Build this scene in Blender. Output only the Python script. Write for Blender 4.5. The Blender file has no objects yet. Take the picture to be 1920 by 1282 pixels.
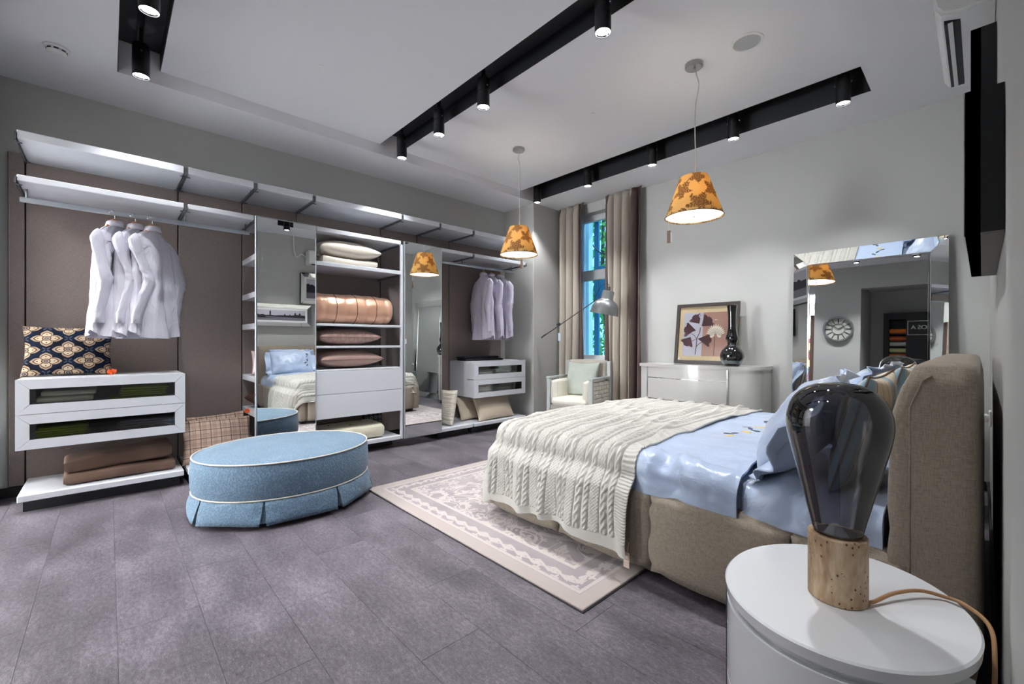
import bpy, bmesh, math, random
from math import pi, sin, cos, tan, radians, sqrt, exp
from mathutils import Vector, Matrix, Euler, noise as mnoise

random.seed(7)
SC = bpy.context.scene
COL = SC.collection

# ------------------------------------------------------------------ camera, world, exposure
cam_d = bpy.data.cameras.new('camera')
cam = bpy.data.objects.new('camera', cam_d)
COL.objects.link(cam)
cam_d.sensor_width = 36.0
cam_d.sensor_fit = 'HORIZONTAL'
cam_d.lens = 15.312
cam_d.clip_start = 0.005
cam.location = (0, 0, 1.10)
cam.rotation_euler = (pi / 2, 0, radians(47.1708))
SC.camera = cam

SC.view_settings.view_transform = 'Standard'
SC.view_settings.look = 'None'
SC.view_settings.gamma = 1.0
SC.view_settings.use_curve_mapping = False
SC.view_settings.exposure = 1.20
SC.cycles.use_denoising = True
SC.cycles.max_bounces = 10
SC.cycles.diffuse_bounces = 6
SC.cycles.glossy_bounces = 5
SC.cycles.transparent_max_bounces = 12
SC.cycles.sample_clamp_indirect = 6.0
SC.cycles.caustics_reflective = False
SC.cycles.caustics_refractive = False

W = bpy.data.worlds.new('world')
SC.world = W
W.use_nodes = True
_bg = W.node_tree.nodes['Background']
_bg.inputs[0].default_value = (0.42, 0.68, 1.0, 1)
_bg.inputs[1].default_value = 1.6

SPOT_W = 20.0        # every ceiling spot
PEND_W = 2.2         # bulb inside a pendant shade
FILL_W = 600.0        # added fill light, set as daylight from a showroom shop window

# ------------------------------------------------------------------ colour and node helpers
def lin(c):
    c = c / 255.0
    return c / 12.92 if c <= 0.04045 else ((c + 0.055) / 1.055) ** 2.4

def S(r, g, b):
    return (lin(r), lin(g), lin(b), 1.0)

class V:
    """a node value with operators"""
    def __init__(s, t, k):
        s.t = t; s.k = k
    def _m(s, op, *a):
        return s.t.math(op, s, *a)
    def __add__(s, o): return s._m('ADD', o)
    def __radd__(s, o): return s._m('ADD', o)
    def __sub__(s, o): return s._m('SUBTRACT', o)
    def __rsub__(s, o): return s.t.math('SUBTRACT', o, s)
    def __mul__(s, o): return s._m('MULTIPLY', o)
    def __rmul__(s, o): return s._m('MULTIPLY', o)
    def __truediv__(s, o): return s._m('DIVIDE', o)
    def __rtruediv__(s, o): return s.t.math('DIVIDE', o, s)
    def __neg__(s): return s._m('MULTIPLY', -1.0)
    def __lt__(s, o): return s._m('LESS_THAN', o)
    def __gt__(s, o): return s._m('GREATER_THAN', o)
    def abs(s): return s._m('ABSOLUTE')
    def sin(s): return s._m('SINE')
    def cos(s): return s._m('COSINE')
    def sqrt(s): return s._m('SQRT')
    def fract(s): return s._m('FRACT')
    def floor(s): return s._m('FLOOR')
    def pow(s, o): return s._m('POWER', o)
    def min(s, o): return s._m('MINIMUM', o)
    def max(s, o): return s._m('MAXIMUM', o)
    def mod(s, o): return s._m('FLOORED_MODULO', o)
    def atan2(s, o): return s._m('ARCTAN2', o)
    def near(s, c, w): return (s - c).abs() < w

class Tree:
    def __init__(s, m):
        m.use_nodes = True
        s.m = m; s.nt = m.node_tree; s.N = s.nt.nodes; s.L = s.nt.links
        s.bsdf = s.N['Principled BSDF']; s.out = s.N['Material Output']
    def put(s, sock, v):
        if isinstance(v, V): v = v.k
        if isinstance(v, (int, float)): sock.default_value = v
        elif isinstance(v, tuple): sock.default_value = v
        else: s.L.new(v, sock)
    def math(s, op, *a):
        n = s.N.new('ShaderNodeMath'); n.operation = op
        for i, v in enumerate(a): s.put(n.inputs[i], v)
        return V(s, n.outputs[0])
    def coords(s, kind='Object'):
        if kind == 'World':
            o = s.N.new('ShaderNodeNewGeometry').outputs['Position']
        else:
            o = s.N.new('ShaderNodeTexCoord').outputs[kind]
        n = s.N.new('ShaderNodeSeparateXYZ'); s.L.new(o, n.inputs[0])
        s.vec = o
        return V(s, n.outputs[0]), V(s, n.outputs[1]), V(s, n.outputs[2])
    def comb(s, x, y, z):
        n = s.N.new('ShaderNodeCombineXYZ')
        for i, v in enumerate((x, y, z)): s.put(n.inputs[i], v)
        return n.outputs[0]
    def noise(s, scale, detail=3, vec=None, rough=0.5, dist=0.0):
        n = s.N.new('ShaderNodeTexNoise')
        n.inputs['Scale'].default_value = scale; n.inputs['Detail'].default_value = detail
        n.inputs['Roughness'].default_value = rough; n.inputs['Distortion'].default_value = dist
        s.L.new(vec if vec is not None else s.vec, n.inputs['Vector'])
        return V(s, n.outputs[0])
    def voro(s, scale, vec=None, feature='F1', out=0):
        n = s.N.new('ShaderNodeTexVoronoi'); n.feature = feature
        n.inputs['Scale'].default_value = scale
        s.L.new(vec if vec is not None else s.vec, n.inputs['Vector'])
        return V(s, n.outputs[out])
    def ramp(s, v, stops, interp='LINEAR'):
        n = s.N.new('ShaderNodeValToRGB'); n.color_ramp.interpolation = interp
        e = n.color_ramp.elements
        while len(e) < len(stops): e.new(0.5)
        for i, (p, c) in enumerate(stops):
            e[i].position = p; e[i].color = c
        s.put(n.inputs[0], v)
        return n.outputs[0]
    def mix(s, f, a, b):
        n = s.N.new('ShaderNodeMix'); n.data_type = 'RGBA'
        s.put(n.inputs[0], f); s.put(n.inputs[6], a); s.put(n.inputs[7], b)
        return n.outputs[2]
    def bump(s, h, strength=0.3, dist=0.01):
        n = s.N.new('ShaderNodeBump'); n.inputs['Strength'].default_value = strength
        n.inputs['Distance'].default_value = dist
        s.put(n.inputs['Height'], h); s.L.new(n.outputs[0], s.bsdf.inputs['Normal'])
    def rand(s):
        return V(s, s.N.new('ShaderNodeObjectInfo').outputs['Random'])

def mat(name, col, rough=0.5, metal=0.0, fn=None, spec=0.5, coat=0.0, sheen=0.0, emit=None, emit_s=0.0):
    m = bpy.data.materials.new(name)
    t = Tree(m); b = t.bsdf
    b.inputs['Base Color'].default_value = col
    b.inputs['Roughness'].default_value = rough
    b.inputs['Metallic'].default_value = metal
    b.inputs['Specular IOR Level'].default_value = spec
    b.inputs['Coat Weight'].default_value = coat
    b.inputs['Coat Roughness'].default_value = 0.05
    b.inputs['Sheen Weight'].default_value = sheen
    if emit:
        b.inputs['Emission Color'].default_value = emit
        b.inputs['Emission Strength'].default_value = emit_s
    if fn:
        r = fn(t)
        if r is not None: t.put(b.inputs['Base Color'], r)
    return m

def weave(c, scale=500, amt=0.12, bump=0.25, blotch=0.08):
    """woven cloth: fine thread grain on a plain colour"""
    def fn(t):
        x, y, z = t.coords('Object')
        n1 = t.noise(scale, 2, t.comb(x * 0.25, y, z)); n2 = t.noise(scale, 2, t.comb(x, y * 0.25, z * 0.25))
        g = (n1 + n2) * 0.5
        n3 = t.noise(6, 3)
        k = (g - 0.5) * (amt * 4) + (n3 - 0.5) * (blotch * 2) + 1.0
        t.bump(g, bump, 0.002)
        n = t.N.new('ShaderNodeVectorMath'); n.operation = 'SCALE'
        n.inputs[0].default_value = c[:3]; t.put(n.inputs['Scale'], k)
        return n.outputs[0]
    return fn

# ------------------------------------------------------------------ geometry helpers
def BM(): return bmesh.new()

def box(bm, x0, x1, y0, y1, z0, z1, bev=0.0, seg=1):
    vs = [bm.verts.new((x, y, z)) for z in (z0, z1) for y in (y0, y1) for x in (x0, x1)]
    F = [(0, 2, 3, 1), (4, 5, 7, 6), (0, 1, 5, 4), (2, 6, 7, 3), (0, 4, 6, 2), (1, 3, 7, 5)]
    fs = [bm.faces.new([vs[i] for i in f]) for f in F]
    if bev > 0:
        es = list({e for f in fs for e in f.edges})
        bmesh.ops.bevel(bm, geom=es, offset=bev, segments=seg, profile=0.5, affect='EDGES')
    return bm

def xbox(bm, M, sx, sy, sz, bev=0.0, seg=1):
    """box of full size sx,sy,sz centred on matrix M"""
    b2 = BM(); box(b2, -sx / 2, sx / 2, -sy / 2, sy / 2, -sz / 2, sz / 2, bev, seg)
    b2.transform(M); me = bpy.data.meshes.new('tmp'); b2.to_mesh(me); b2.free()
    bm.from_mesh(me); bpy.data.meshes.remove(me)
    return bm

def loft(bm, rings, cap=True, close=True):
    R = [[bm.verts.new(p) for p in r] for r in rings]
    n = len(R[0])
    for a, b in zip(R, R[1:]):
        for i in range(n if close else n - 1):
            j = (i + 1) % n
            bm.faces.new((a[i], a[j], b[j], b[i]))
    if cap:
        bm.faces.new(list(reversed(R[0]))); bm.faces.new(R[-1])
    return R

def lathe(bm, prof, seg=32, c=(0, 0, 0), cap=True, sx=1.0, sy=1.0):
    rings = [[(c[0] + r * cos(2 * pi * i / seg) * sx, c[1] + r * sin(2 * pi * i / seg) * sy, c[2] + z) for i in range(seg)] for r, z in prof]
    loft(bm, rings, cap)
    return bm

def frame_of(d):
    d = Vector(d).normalized()
    u = Vector((0, 0, 1)) if abs(d.z) < 0.9 else Vector((1, 0, 0))
    a = d.cross(u).normalized(); b = a.cross(d).normalized()
    return a, b

def tube(bm, pts, r, seg=8, cap=True, flat=None):
    pts = [Vector(p) for p in pts]; rings = []; pa = None
    for i, p in enumerate(pts):
        d = (pts[min(i + 1, len(pts) - 1)] - pts[max(i - 1, 0)]).normalized()
        if pa is None: a, b = frame_of(d)
        else:
            a = (pa - d * pa.dot(d)).normalized(); b = a.cross(d).normalized()
        pa = a
        rr = r[i] if isinstance(r, (list, tuple)) else r
        fa, fb = flat if flat else (1, 1)
        rings.append([p + a * (rr * fa * cos(2 * pi * k / seg)) + b * (rr * fb * sin(2 * pi * k / seg)) for k in range(seg)])
    loft(bm, rings, cap)
    return bm

def cyl(bm, p0, p1, r0, r1=None, seg=16):
    return tube(bm, [p0, p1], [r0, r0 if r1 is None else r1], seg)

def smoothpath(pts, n=8):
    P = [Vector(p) for p in pts]; out = []
    for i in range(len(P) - 1):
        p0 = P[max(i - 1, 0)]; p1 = P[i]; p2 = P[i + 1]; p3 = P[min(i + 2, len(P) - 1)]
        for k in range(n):
            t = k / n
            out.append(0.5 * ((2 * p1) + (p2 - p0) * t + (2 * p0 - 5 * p1 + 4 * p2 - p3) * t * t + (3 * p1 - p0 - 3 * p2 + p3) * t ** 3))
    out.append(P[-1])
    return out

def prism(bm, poly, axis, a, b):
    """extrude a 2-D polygon along an axis between a and b"""
    def P(u, v, w):
        return {'x': (w, u, v), 'y': (u, w, v), 'z': (u, v, w)}[axis]
    loft(bm, [[P(u, v, a) for u, v in poly], [P(u, v, b) for u, v in poly]])
    return bm

def tess_prism(bm, poly, axis, a, b):
    """like prism, for outlines with notches"""
    from mathutils.geometry import tessellate_polygon
    def P(u, v, w):
        return {'x': (w, u, v), 'y': (u, w, v), 'z': (u, v, w)}[axis]
    A = [bm.verts.new(P(u, v, a)) for u, v in poly]; Bv = [bm.verts.new(P(u, v, b)) for u, v in poly]
    for tri in tessellate_polygon([[Vector((u, v, 0)) for u, v in poly]]):
        try:
            bm.faces.new([A[i] for i in tri]); bm.faces.new([Bv[i] for i in reversed(tri)])
        except ValueError:
            pass
    n = len(poly)
    for i in range(n):
        j = (i + 1) % n
        bm.faces.new((A[i], A[j], Bv[j], Bv[i]))
    return bm

def worldmat(o):
    M = o.matrix_basis.copy()
    return worldmat(o.parent) @ M if o.parent else M

def obj(name, bm, m, parent=None, smooth=None, local=False):
    bmesh.ops.recalc_face_normals(bm, faces=bm.faces)
    me = bpy.data.meshes.new(name)
    if parent is not None and not local: bm.transform(worldmat(parent).inverted())
    org = None
    if parent is None and not local and bm.verts:
        xs = [v.co.x for v in bm.verts]; ys = [v.co.y for v in bm.verts]
        org = Vector(((min(xs) + max(xs)) / 2, (min(ys) + max(ys)) / 2, min(v.co.z for v in bm.verts)))
        bm.transform(Matrix.Translation(-org))
    bm.to_mesh(me); bm.free()
    if smooth is not None:
        me.polygons.foreach_set('use_smooth', [True] * len(me.polygons))
        if smooth < 180: me.set_sharp_from_angle(angle=radians(smooth))
    me.materials.append(m)
    o = bpy.data.objects.new(name, me); COL.objects.link(o)
    if parent is not None: o.parent = parent
    if org is not None: o.location = org
    return o

def thing(name, label, cat, loc=(0, 0, 0), rot=(0, 0, 0), group=None):
    o = bpy.data.objects.new(name, None); COL.objects.link(o)
    o.location = loc; o.rotation_euler = rot; o.empty_display_size = 0.1
    return tag(o, label, cat, group)

def tag(o, label, cat, group=None):
    o['label'] = label; o['category'] = cat
    if group: o['group'] = group
    return o

def struct(o):
    o['kind'] = 'structure'
    return o

def copy_tree(o, parent=None):
    c = o.copy(); COL.objects.link(c); c.parent = parent
    for ch in list(o.children): copy_tree(ch, c)
    return c

def spot(name, loc, target, power, size, blend, col=(1, 1, 1), rad=0.03, parent=None):
    l = bpy.data.lights.new(name, 'SPOT'); l.energy = power; l.spot_size = radians(size); l.spot_blend = blend
    l.color = col; l.shadow_soft_size = rad
    o = bpy.data.objects.new(name, l); COL.objects.link(o)
    d = Vector(target) - Vector(loc)
    M = Matrix.Translation(loc) @ d.to_track_quat('-Z', 'Y').to_matrix().to_4x4()
    if parent is not None:
        o.parent = parent; M = worldmat(parent).inverted() @ M
    o.matrix_basis = M
    return o

# ------------------------------------------------------------------ materials
def wall_fn(c):
    def fn(t):
        t.coords('World')
        n = t.noise(220, 2); t.bump(n, 0.04, 0.002)
        return t.mix(t.noise(1.2, 3) * 0.5, c, tuple(v * 0.94 for v in c[:3]) + (1,))
    return fn
C_WALL = S(187, 187, 184)
M_wall = mat('wall_paint', C_WALL, 0.75, fn=wall_fn(C_WALL), spec=0.3)
M_ceil = mat('ceiling_paint', S(236, 237, 240), 0.85, fn=wall_fn(S(236, 237, 240)), spec=0.2)
M_black = mat('black_lining', S(26, 27, 31), 0.55)
M_blackmetal = mat('black_metal', S(20, 21, 24), 0.38, 0.3)
M_white = mat('white_lacquer', S(208, 211, 217), 0.32, spec=0.5)
M_gloss = mat('white_gloss_lacquer', S(226, 228, 231), 0.16, coat=0.6)
M_alu = mat('brushed_aluminium', S(190, 196, 202), 0.32, 0.85)
M_steel = mat('dark_steel_bracket', S(112, 116, 120), 0.4, 0.8)
M_chrome = mat('chrome', S(225, 228, 230), 0.06, 1.0)
M_mirror = mat('mirror_silver', (0.86, 0.89, 0.885, 1), 0.01, 1.0)
M_wood = mat('hanger_wood', S(176, 110, 56), 0.45)

def floor_fn(t):
    x, y, z = t.coords('World')
    r = t.rand()
    v = t.comb(x + r * 0.25, y * 2.0 + r * 0.2, z)
    n = t.noise(2.3, 5, v, 0.62); f = t.noise(38, 4, v, 0.7); g = t.noise(130, 2, v, 0.6)
    k = n * 0.42 + f * 0.38 + g * 0.28 + (r - 0.5) * 0.018
    t.bump(f + g, 0.05, 0.002)
    t.put(t.bsdf.inputs['Roughness'], n * 0.25 + 0.36)
    return t.ramp(k, [(0.40, S(58, 53, 59)), (0.55, S(93, 87, 94)), (0.70, S(130, 123, 130))])
M_floor = mat('mauve_grey_vinyl', S(90, 84, 90), 0.45, fn=floor_fn, spec=0.35)
M_joint = mat('floor_joint', S(92, 86, 92), 0.7)

def panel_fn(t):
    x, y, z = t.coords('World')
    n = t.noise(420, 2, t.comb(x, y, z * 0.12)); n2 = t.noise(420, 2, t.comb(x, y * 0.12, z))
    g = (n + n2) * 0.5; t.bump(g, 0.2, 0.001)
    return t.ramp(g, [(0.3, S(112, 101, 96)), (0.7, S(142, 130, 124))])
M_panel = mat('taupe_woven_panel', S(128, 117, 111), 0.7, fn=panel_fn)

def clear_glass(name, tint, k=0.04, kmax=1.0, ior=1.45):
    m = bpy.data.materials.new(name); t = Tree(m)
    t.N.remove(t.bsdf)
    tr = t.N.new('ShaderNodeBsdfTransparent'); tr.inputs[0].default_value = tint
    gl = t.N.new('ShaderNodeBsdfGlossy'); gl.inputs['Roughness'].default_value = 0.01
    fr = t.N.new('ShaderNodeFresnel'); fr.inputs[0].default_value = ior
    mx = t.N.new('ShaderNodeMixShader')
    f = V(t, fr.outputs[0]) * kmax + k
    t.put(mx.inputs[0], f); t.L.new(tr.outputs[0], mx.inputs[1]); t.L.new(gl.outputs[0], mx.inputs[2])
    t.L.new(mx.outputs[0], t.out.inputs[0])
    return m
M_glass_drawer = clear_glass('smoky_drawer_glass', (0.86, 0.88, 0.88, 1), 0.02)
M_glass_window = clear_glass('window_glass', (0.62, 0.86, 0.97, 1), 0.02)
M_glass_bulb = clear_glass('smoked_lamp_glass', (0.42, 0.415, 0.44, 1), 0.04, 1.0, 1.6)
M_glass_pic = clear_glass('picture_glass', (0.97, 0.97, 0.97, 1), 0.0, 0.5)

def emitter(name, col, s):
    m = bpy.data.materials.new(name); t = Tree(m); t.N.remove(t.bsdf)
    e = t.N.new('ShaderNodeEmission'); e.inputs[0].default_value = col; e.inputs[1].default_value = s
    t.L.new(e.outputs[0], t.out.inputs[0])
    return m
M_lens = emitter('spot_lens_light', (0.95, 0.98, 1, 1), 16)
M_diff = emitter('pendant_diffuser_light', (1.0, 0.93, 0.76, 1), 1.25)

# ------------------------------------------------------------------ room shell
XL, XR, YF, YN = -4.68, 0.04, 4.76, -0.56
ZS, ZT, ZTOP = 2.97, 3.07, 3.20
SLOTS = [(0.045, 0.28), (1.985, 2.225), (3.945, 4.167)]
SX0, SX1 = -4.07, -0.56

# floor: joint bed and planks
bm = BM(); box(bm, -5.2, 0.3, -5.0, 4.9, -0.06, -0.0035)
fl = struct(obj('floor', bm, M_joint))
PW, PL = 0.255, 1.02
pm = None
row = 0; y = YN - 1.06 - 0.2
npl = 0
y = -0.23 - PW * 6
while y < YF - 0.01:
    off = (row * 0.37) % 1.0 * PL
    x = XL - off
    while x < XR + 0.02:
        x0 = max(x, XL) ; x1 = min(x + PL, XR + 0.06)
        if x1 - x0 > 0.02 and not (y < YN - 0.3 and x1 < -2.4):
            b = BM(); box(b, 0.0006, x1 - x0 - 0.0006, 0.0006, PW - 0.0006, -0.004, 0.0, 0.0005)
            full = abs((x1 - x0) - PL) < 1e-6
            if full and pm is not None:
                b.free(); o = bpy.data.objects.new('plank', pm); COL.objects.link(o); o.parent = fl
            else:
                o = obj('plank', b, M_floor, fl, local=True)
                if full: pm = o.data
            o.matrix_basis = worldmat(fl).inverted() @ Matrix.Translation((x0, y, 0))
            npl += 1
        x += PL
    y += PW; row += 1

# walls
bm = BM(); box(bm, XL - 0.12, XL, YN - 0.2, YF + 0.2, 0, 3.3)
struct(obj('wall_left', bm, M_wall))
bm = BM(); box(bm, XR, XR + 0.12, -1.75, YF + 0.2, 0, 3.3)
struct(obj('wall_right', bm, M_wall))
# far wall with the window opening
WX0, WX1, WZ0, WZ1 = -3.88, -3.10, 0.84, 2.84
bm = BM()
box(bm, XL, WX0, YF, YF + 0.26, 0, 3.3); box(bm, WX1, XR, YF, YF + 0.26, 0, 3.3)
box(bm, WX0, WX1, YF, YF + 0.26, 0, WZ0); box(bm, WX0, WX1, YF, YF + 0.26, WZ1, 3.3)
struct(obj('wall_far', bm, M_wall))
bm = BM(); box(bm, XL, -4.10, 4.195, YF, 0, 2.98, 0.004)
struct(obj('wall_pier', bm, M_wall))
# wall behind the camera: stub, lintel over the opening, pier with the clock, recess at the right
bm = BM()
box(bm, XL, -4.45, YN - 0.16, YN, 0, 3.3)
box(bm, -4.45, -2.2, YN - 0.16, YN, 2.52, 3.3)
box(bm, -2.2, -1.495, YN - 1.2, YN, 0, 3.3)
box(bm, -1.495, XR, YN - 0.16, YN, 2.56, 3.3)
box(bm, -1.495, XR + 0.1, -1.75, -1.62, 0, 3.3)
box(bm, -1.495, XR, -1.63, YN - 0.15, 2.66, 3.3)
struct(obj('wall_near', bm, M_wall))
# ceiling: low border, raised field, openings for the light slots
bm = BM()
box(bm, XL, SX0, YN, YF, ZS, 3.3); box(bm, SX1, XR, YN, YF, ZS, 3.3)
box(bm, SX0, SX1, YN, SLOTS[0][0], ZS, 3.3); box(bm, SX0, SX1, SLOTS[2][1], YF, ZS, 3.3)
box(bm, SX0, SX1, SLOTS[0][1], SLOTS[1][0], ZT, 3.3); box(bm, SX0, SX1, SLOTS[1][1], SLOTS[2][0], ZT, 3.3)
for a, b in SLOTS: box(bm, SX0, SX1, a, b, ZTOP, 3.3)
struct(obj('ceiling', bm, M_ceil))
for i, (a, b) in enumerate(SLOTS):
    bm = BM(); e = 0.004
    za = ZS if i == 0 else ZT; zb = ZS if i == 2 else ZT
    box(bm, SX0 + 0.001, SX1, a, a + e, za, ZTOP); box(bm, SX0 + 0.001, SX1, b - e, b, zb, ZTOP)
    box(bm, SX0 + 0.001, SX1, a + e, b - e, ZTOP - e, ZTOP)
    box(bm, SX1 - e, SX1, a + e, b - e, ZS, ZTOP - e)
    struct(obj('trim_%d' % (i + 1), bm, M_black))
# dark skirting behind the bed and below the wardrobe
bm = BM(); box(bm, XR - 0.012, XR, -1.6, YF, 0, 0.07, 0.002); struct(obj('baseboard_right', bm, M_black))
bm = BM(); box(bm, XL, XL + 0.012, YN, 4.19, 0, 0.07, 0.002); struct(obj('baseboard_left', bm, M_black))
bm = BM(); box(bm, -3.09, XR - 0.02, YF - 0.012, YF, 0, 0.07, 0.002); struct(obj('baseboard_far', bm, M_black))

# window
M_frame = mat('white_window_frame', S(226, 230, 232), 0.4)
win = struct(obj('window_1', box(BM(), WX0, WX1, YF + 0.02, YF + 0.25, WZ0 - 0.0, WZ0 + 0.03, 0.004), M_frame))
yy0, yy1 = YF + 0.13, YF + 0.19
bm = BM()
box(bm, WX0, WX0 + 0.07, yy0, yy1, WZ0 + 0.03, WZ1, 0.006); box(bm, WX1 - 0.07, WX1, yy0, yy1, WZ0 + 0.03, WZ1, 0.006)
box(bm, WX0 + 0.07, WX1 - 0.07, yy0, yy1, WZ0 + 0.03, WZ0 + 0.08, 0.006); box(bm, WX0 + 0.07, WX1 - 0.07, yy0, yy1, WZ1 - 0.08, WZ1, 0.006)
box(bm, WX0 + 0.07, WX1 - 0.07, yy0, yy1, 1.95, 2.09, 0.006)
obj('window_frame', bm, M_frame, win)
for z0, z1 in ((WZ0 + 0.08, 1.95), (2.09, WZ1 - 0.08)):
    obj('pane', box(BM(), WX0 + 0.07, WX1 - 0.07, yy0 + 0.03, yy0 + 0.036, z0, z1), M_glass_window, win)
# ================================================================== wardrobe wall
B, F = -4.643, -4.13          # panel face and shelf front
BAY = [-0.435, 0.435, 0.905, 1.375, 2.265, 2.735, 3.205, 4.09]

wp = thing('wall_panelling', 'taupe fabric-covered wardrobe back panelling with thin dark vertical joints', 'panelling', (XL, 1.8, 0.07))
for a, b in zip([-0.52] + BAY, BAY):
    obj('panel', box(BM(), XL + 0.001, B, a + 0.004, b - 0.004, 0.08, 2.44, 0.003), M_panel, wp)
M_seam = mat('dark_joint_board', S(30, 28, 28), 0.8)  # dark board that shows in the joints between panels
obj('backing_board', box(BM(), XL + 0.001, XL + 0.006, -0.52, 4.09, 0.075, 2.435), M_seam, wp)

ORD = ['leftmost', 'second from left', 'third from left', 'fourth from left', 'third from right', 'second from right', 'rightmost']
def shelf(name, a, b, z0, z1, label, cat='shelf', brackets=True, group=None, rail=True):
    t = thing(name, label, cat, ((B + F) / 2, (a + b) / 2, z0), group=group)
    obj('board', box(BM(), B + 0.001, F, a + 0.012, b - 0.012, z0, z1, 0.004), M_white, t, 30)
    if brackets:
        for e, s in ((a, 1), (b, -1)):
            bm = BM()
            y0, y1 = (e + 0.0005, e + 0.0095) if s > 0 else (e - 0.0095, e - 0.0005)
            box(bm, B + 0.001, F + 0.004, y0, y1, z0 - 0.012, z1 - 0.012)
            q = obj('bracket', bm, M_steel, t)
            for xx in (F - 0.05, B + 0.05):
                obj('clip', box(BM(), xx, xx + 0.012, min(y0, y0 + s * 0.022), max(y1, y1 + s * 0.022), z0 - 0.017, z0 - 0.0121), M_steel, q)
    return t
G = 'upper row of white wardrobe shelves'
for i in range(7):
    shelf('wall_shelf', BAY[i], BAY[i + 1], 2.385, 2.44, 'white shelf board in the top row near the ceiling, %s of seven' % ORD[i], group=G)
for i, lab in ((0, 'long white shelf over the hanging rail above the floral cushion'),
               (1, 'short white shelf over the hanging rail just left of the tall mirror door'),
               (5, 'short white shelf over the hanging rail right of the narrow mirror door'),
               (6, 'long white shelf over the right-hand hanging rail behind the far pendant lamp')):
    shelf('hanging_shelf', BAY[i], BAY[i + 1], 2.118, 2.158, lab)
for i, lab in ((0, 'low white plinth shelf under the left drawer cabinet holding the brown blanket'),
               (1, 'low white plinth shelf behind the blue ottoman under the plaid cushions'),
               (5, 'short low plinth shelf beside the narrow mirror door under the ruched cushion'),
               (6, 'low white plinth shelf under the right drawer cabinet with two beige pillows')):
    t = shelf('plinth_shelf', BAY[i], BAY[i + 1], 0.083, 0.125, lab, brackets=False)
    for xx in (B + 0.1, B + 0.38):
        obj('foot', box(BM(), xx, xx + 0.05, BAY[i] + 0.03, BAY[i + 1] - 0.03, 0.0, 0.0835), M_black, t)  # black support bars; their black also stands in for the shade underneath
# the protruding arm left of the plinth shelf
def rail(y0, y1, lab, stubs):
    t = thing('clothes_rail', lab, 'clothes rail', (-4.33, (y0 + y1) / 2, 2.03))
    obj('bar', tube(BM(), [(-4.33, y0, 2.045), (-4.33, y1, 2.045)], 0.018, 16, True, (0.55, 1.0)), M_alu, t, 40)
    for y in stubs: obj('hanger_stub', cyl(BM(), (-4.33, y, 2.06), (-4.33, y, 2.12), 0.006, seg=8), M_steel, t, 40)
rail(-0.43, 0.90, 'aluminium clothes rail on the left carrying three white shirts', (-0.40, 0.45, 0.87))
rail(2.75, 4.05, 'aluminium clothes rail on the right carrying three lilac-white shirts', (2.79, 3.18, 4.0))

# mirror doors
def mdoor(a, b, lab):
    t = thing('mirror_door', lab, 'mirror door', (F, (a + b) / 2, 0.085))
    obj('mirror_glass', box(BM(), F + 0.004, F + 0.018, a + 0.014, b - 0.004, 0.092, 2.148, 0.001), M_mirror, t)
    bm = BM()
    box(bm, F - 0.004, F + 0.019, a, a + 0.0135, 0.086, 2.155, 0.002)
    box(bm, F - 0.004, F + 0.019, b - 0.0035, b, 0.086, 2.155, 0.001)
    box(bm, F - 0.004, F + 0.019, a + 0.0135, b - 0.0035, 0.086, 0.0915); box(bm, F - 0.004, F + 0.019, a + 0.0135, b - 0.0035, 2.1485, 2.155)
    obj('door_frame', bm, M_alu, t)
    return t
d1 = mdoor(0.897, 1.383, 'tall mirrored wardrobe door reflecting the bed and framed pictures')
d2 = mdoor(2.272, 2.742, 'narrow mirrored wardrobe door reflecting the leaning mirror and pendant lamp')
obj('price_label', box(BM(), F + 0.02, F + 0.021, 2.285, 2.297, 1.08, 1.13), M_gloss, d2)

# shelf stack behind the first mirror door
t = thing('shelf_stack', 'narrow column of shelves hidden behind the tall mirror door', 'shelf unit', (-4.4, 1.14, 0.083))
for z in (1.80, 1.48, 1.21, 0.755, 0.46):
    obj('shelf', box(BM(), B + 0.001, F - 0.02, 0.908, 1.372, z, z + 0.05, 0.003), M_white, t)
obj('base_shelf', box(BM(), B + 0.001, F - 0.02, 0.908, 1.372, 0.083, 0.125, 0.003), M_white, t)
obj('top_shelf', box(BM(), B + 0.001, F - 0.02, 0.908, 1.372, 2.118, 2.158, 0.003), M_white, t)

# open unit in the middle
ou = thing('open_shelf_unit', 'white open wardrobe unit with bedding on its shelves and two plain drawers', 'shelf unit', (-4.38, 1.82, 0.083))
ya, yb = 1.388, 2.268
for yv, nm in ((ya, 'upright'), (yb - 0.022, 'upright')):
    obj(nm, box(BM(), F - 0.03 if yv > 2 else B + 0.3, F + 0.004, yv + 0.001, yv + 0.021 if yv > 2 else yv + 0.004, 0.088, 2.118, 0.002), M_white, ou)
for z0, z1 in ((2.118, 2.158), (1.805, 1.842), (1.250, 1.272), (1.042, 1.063), (0.825, 0.842)):
    obj('shelf', box(BM(), B + 0.001, F, ya + 0.005, yb - 0.023, z0, z1, 0.003), M_white, ou)
obj('base_shelf', box(BM(), B + 0.001, F, ya + 0.005, yb - 0.023, 0.085, 0.127, 0.004), M_white, ou)
obj('drawer_box', box(BM(), B + 0.001, F - 0.021, ya + 0.02, yb - 0.03, 0.39, 0.82), M_white, ou)
for z0, z1 in ((0.612, 0.823), (0.385, 0.608)):
    obj('drawer', box(BM(), F - 0.02, F + 0.002, ya + 0.001, yb - 0.001, z0, z1, 0.002), M_white, ou)
for z in (2.112, 1.80):
    obj('bracket', box(BM(), B + 0.001, F - 0.02, yb - 0.036, yb - 0.026, z - 0.015, z + 0.004), M_steel, ou)
obj('foot', box(BM(), B + 0.1, B + 0.35, ya + 0.03, yb - 0.04, 0, 0.0852), M_black, ou)

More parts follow.
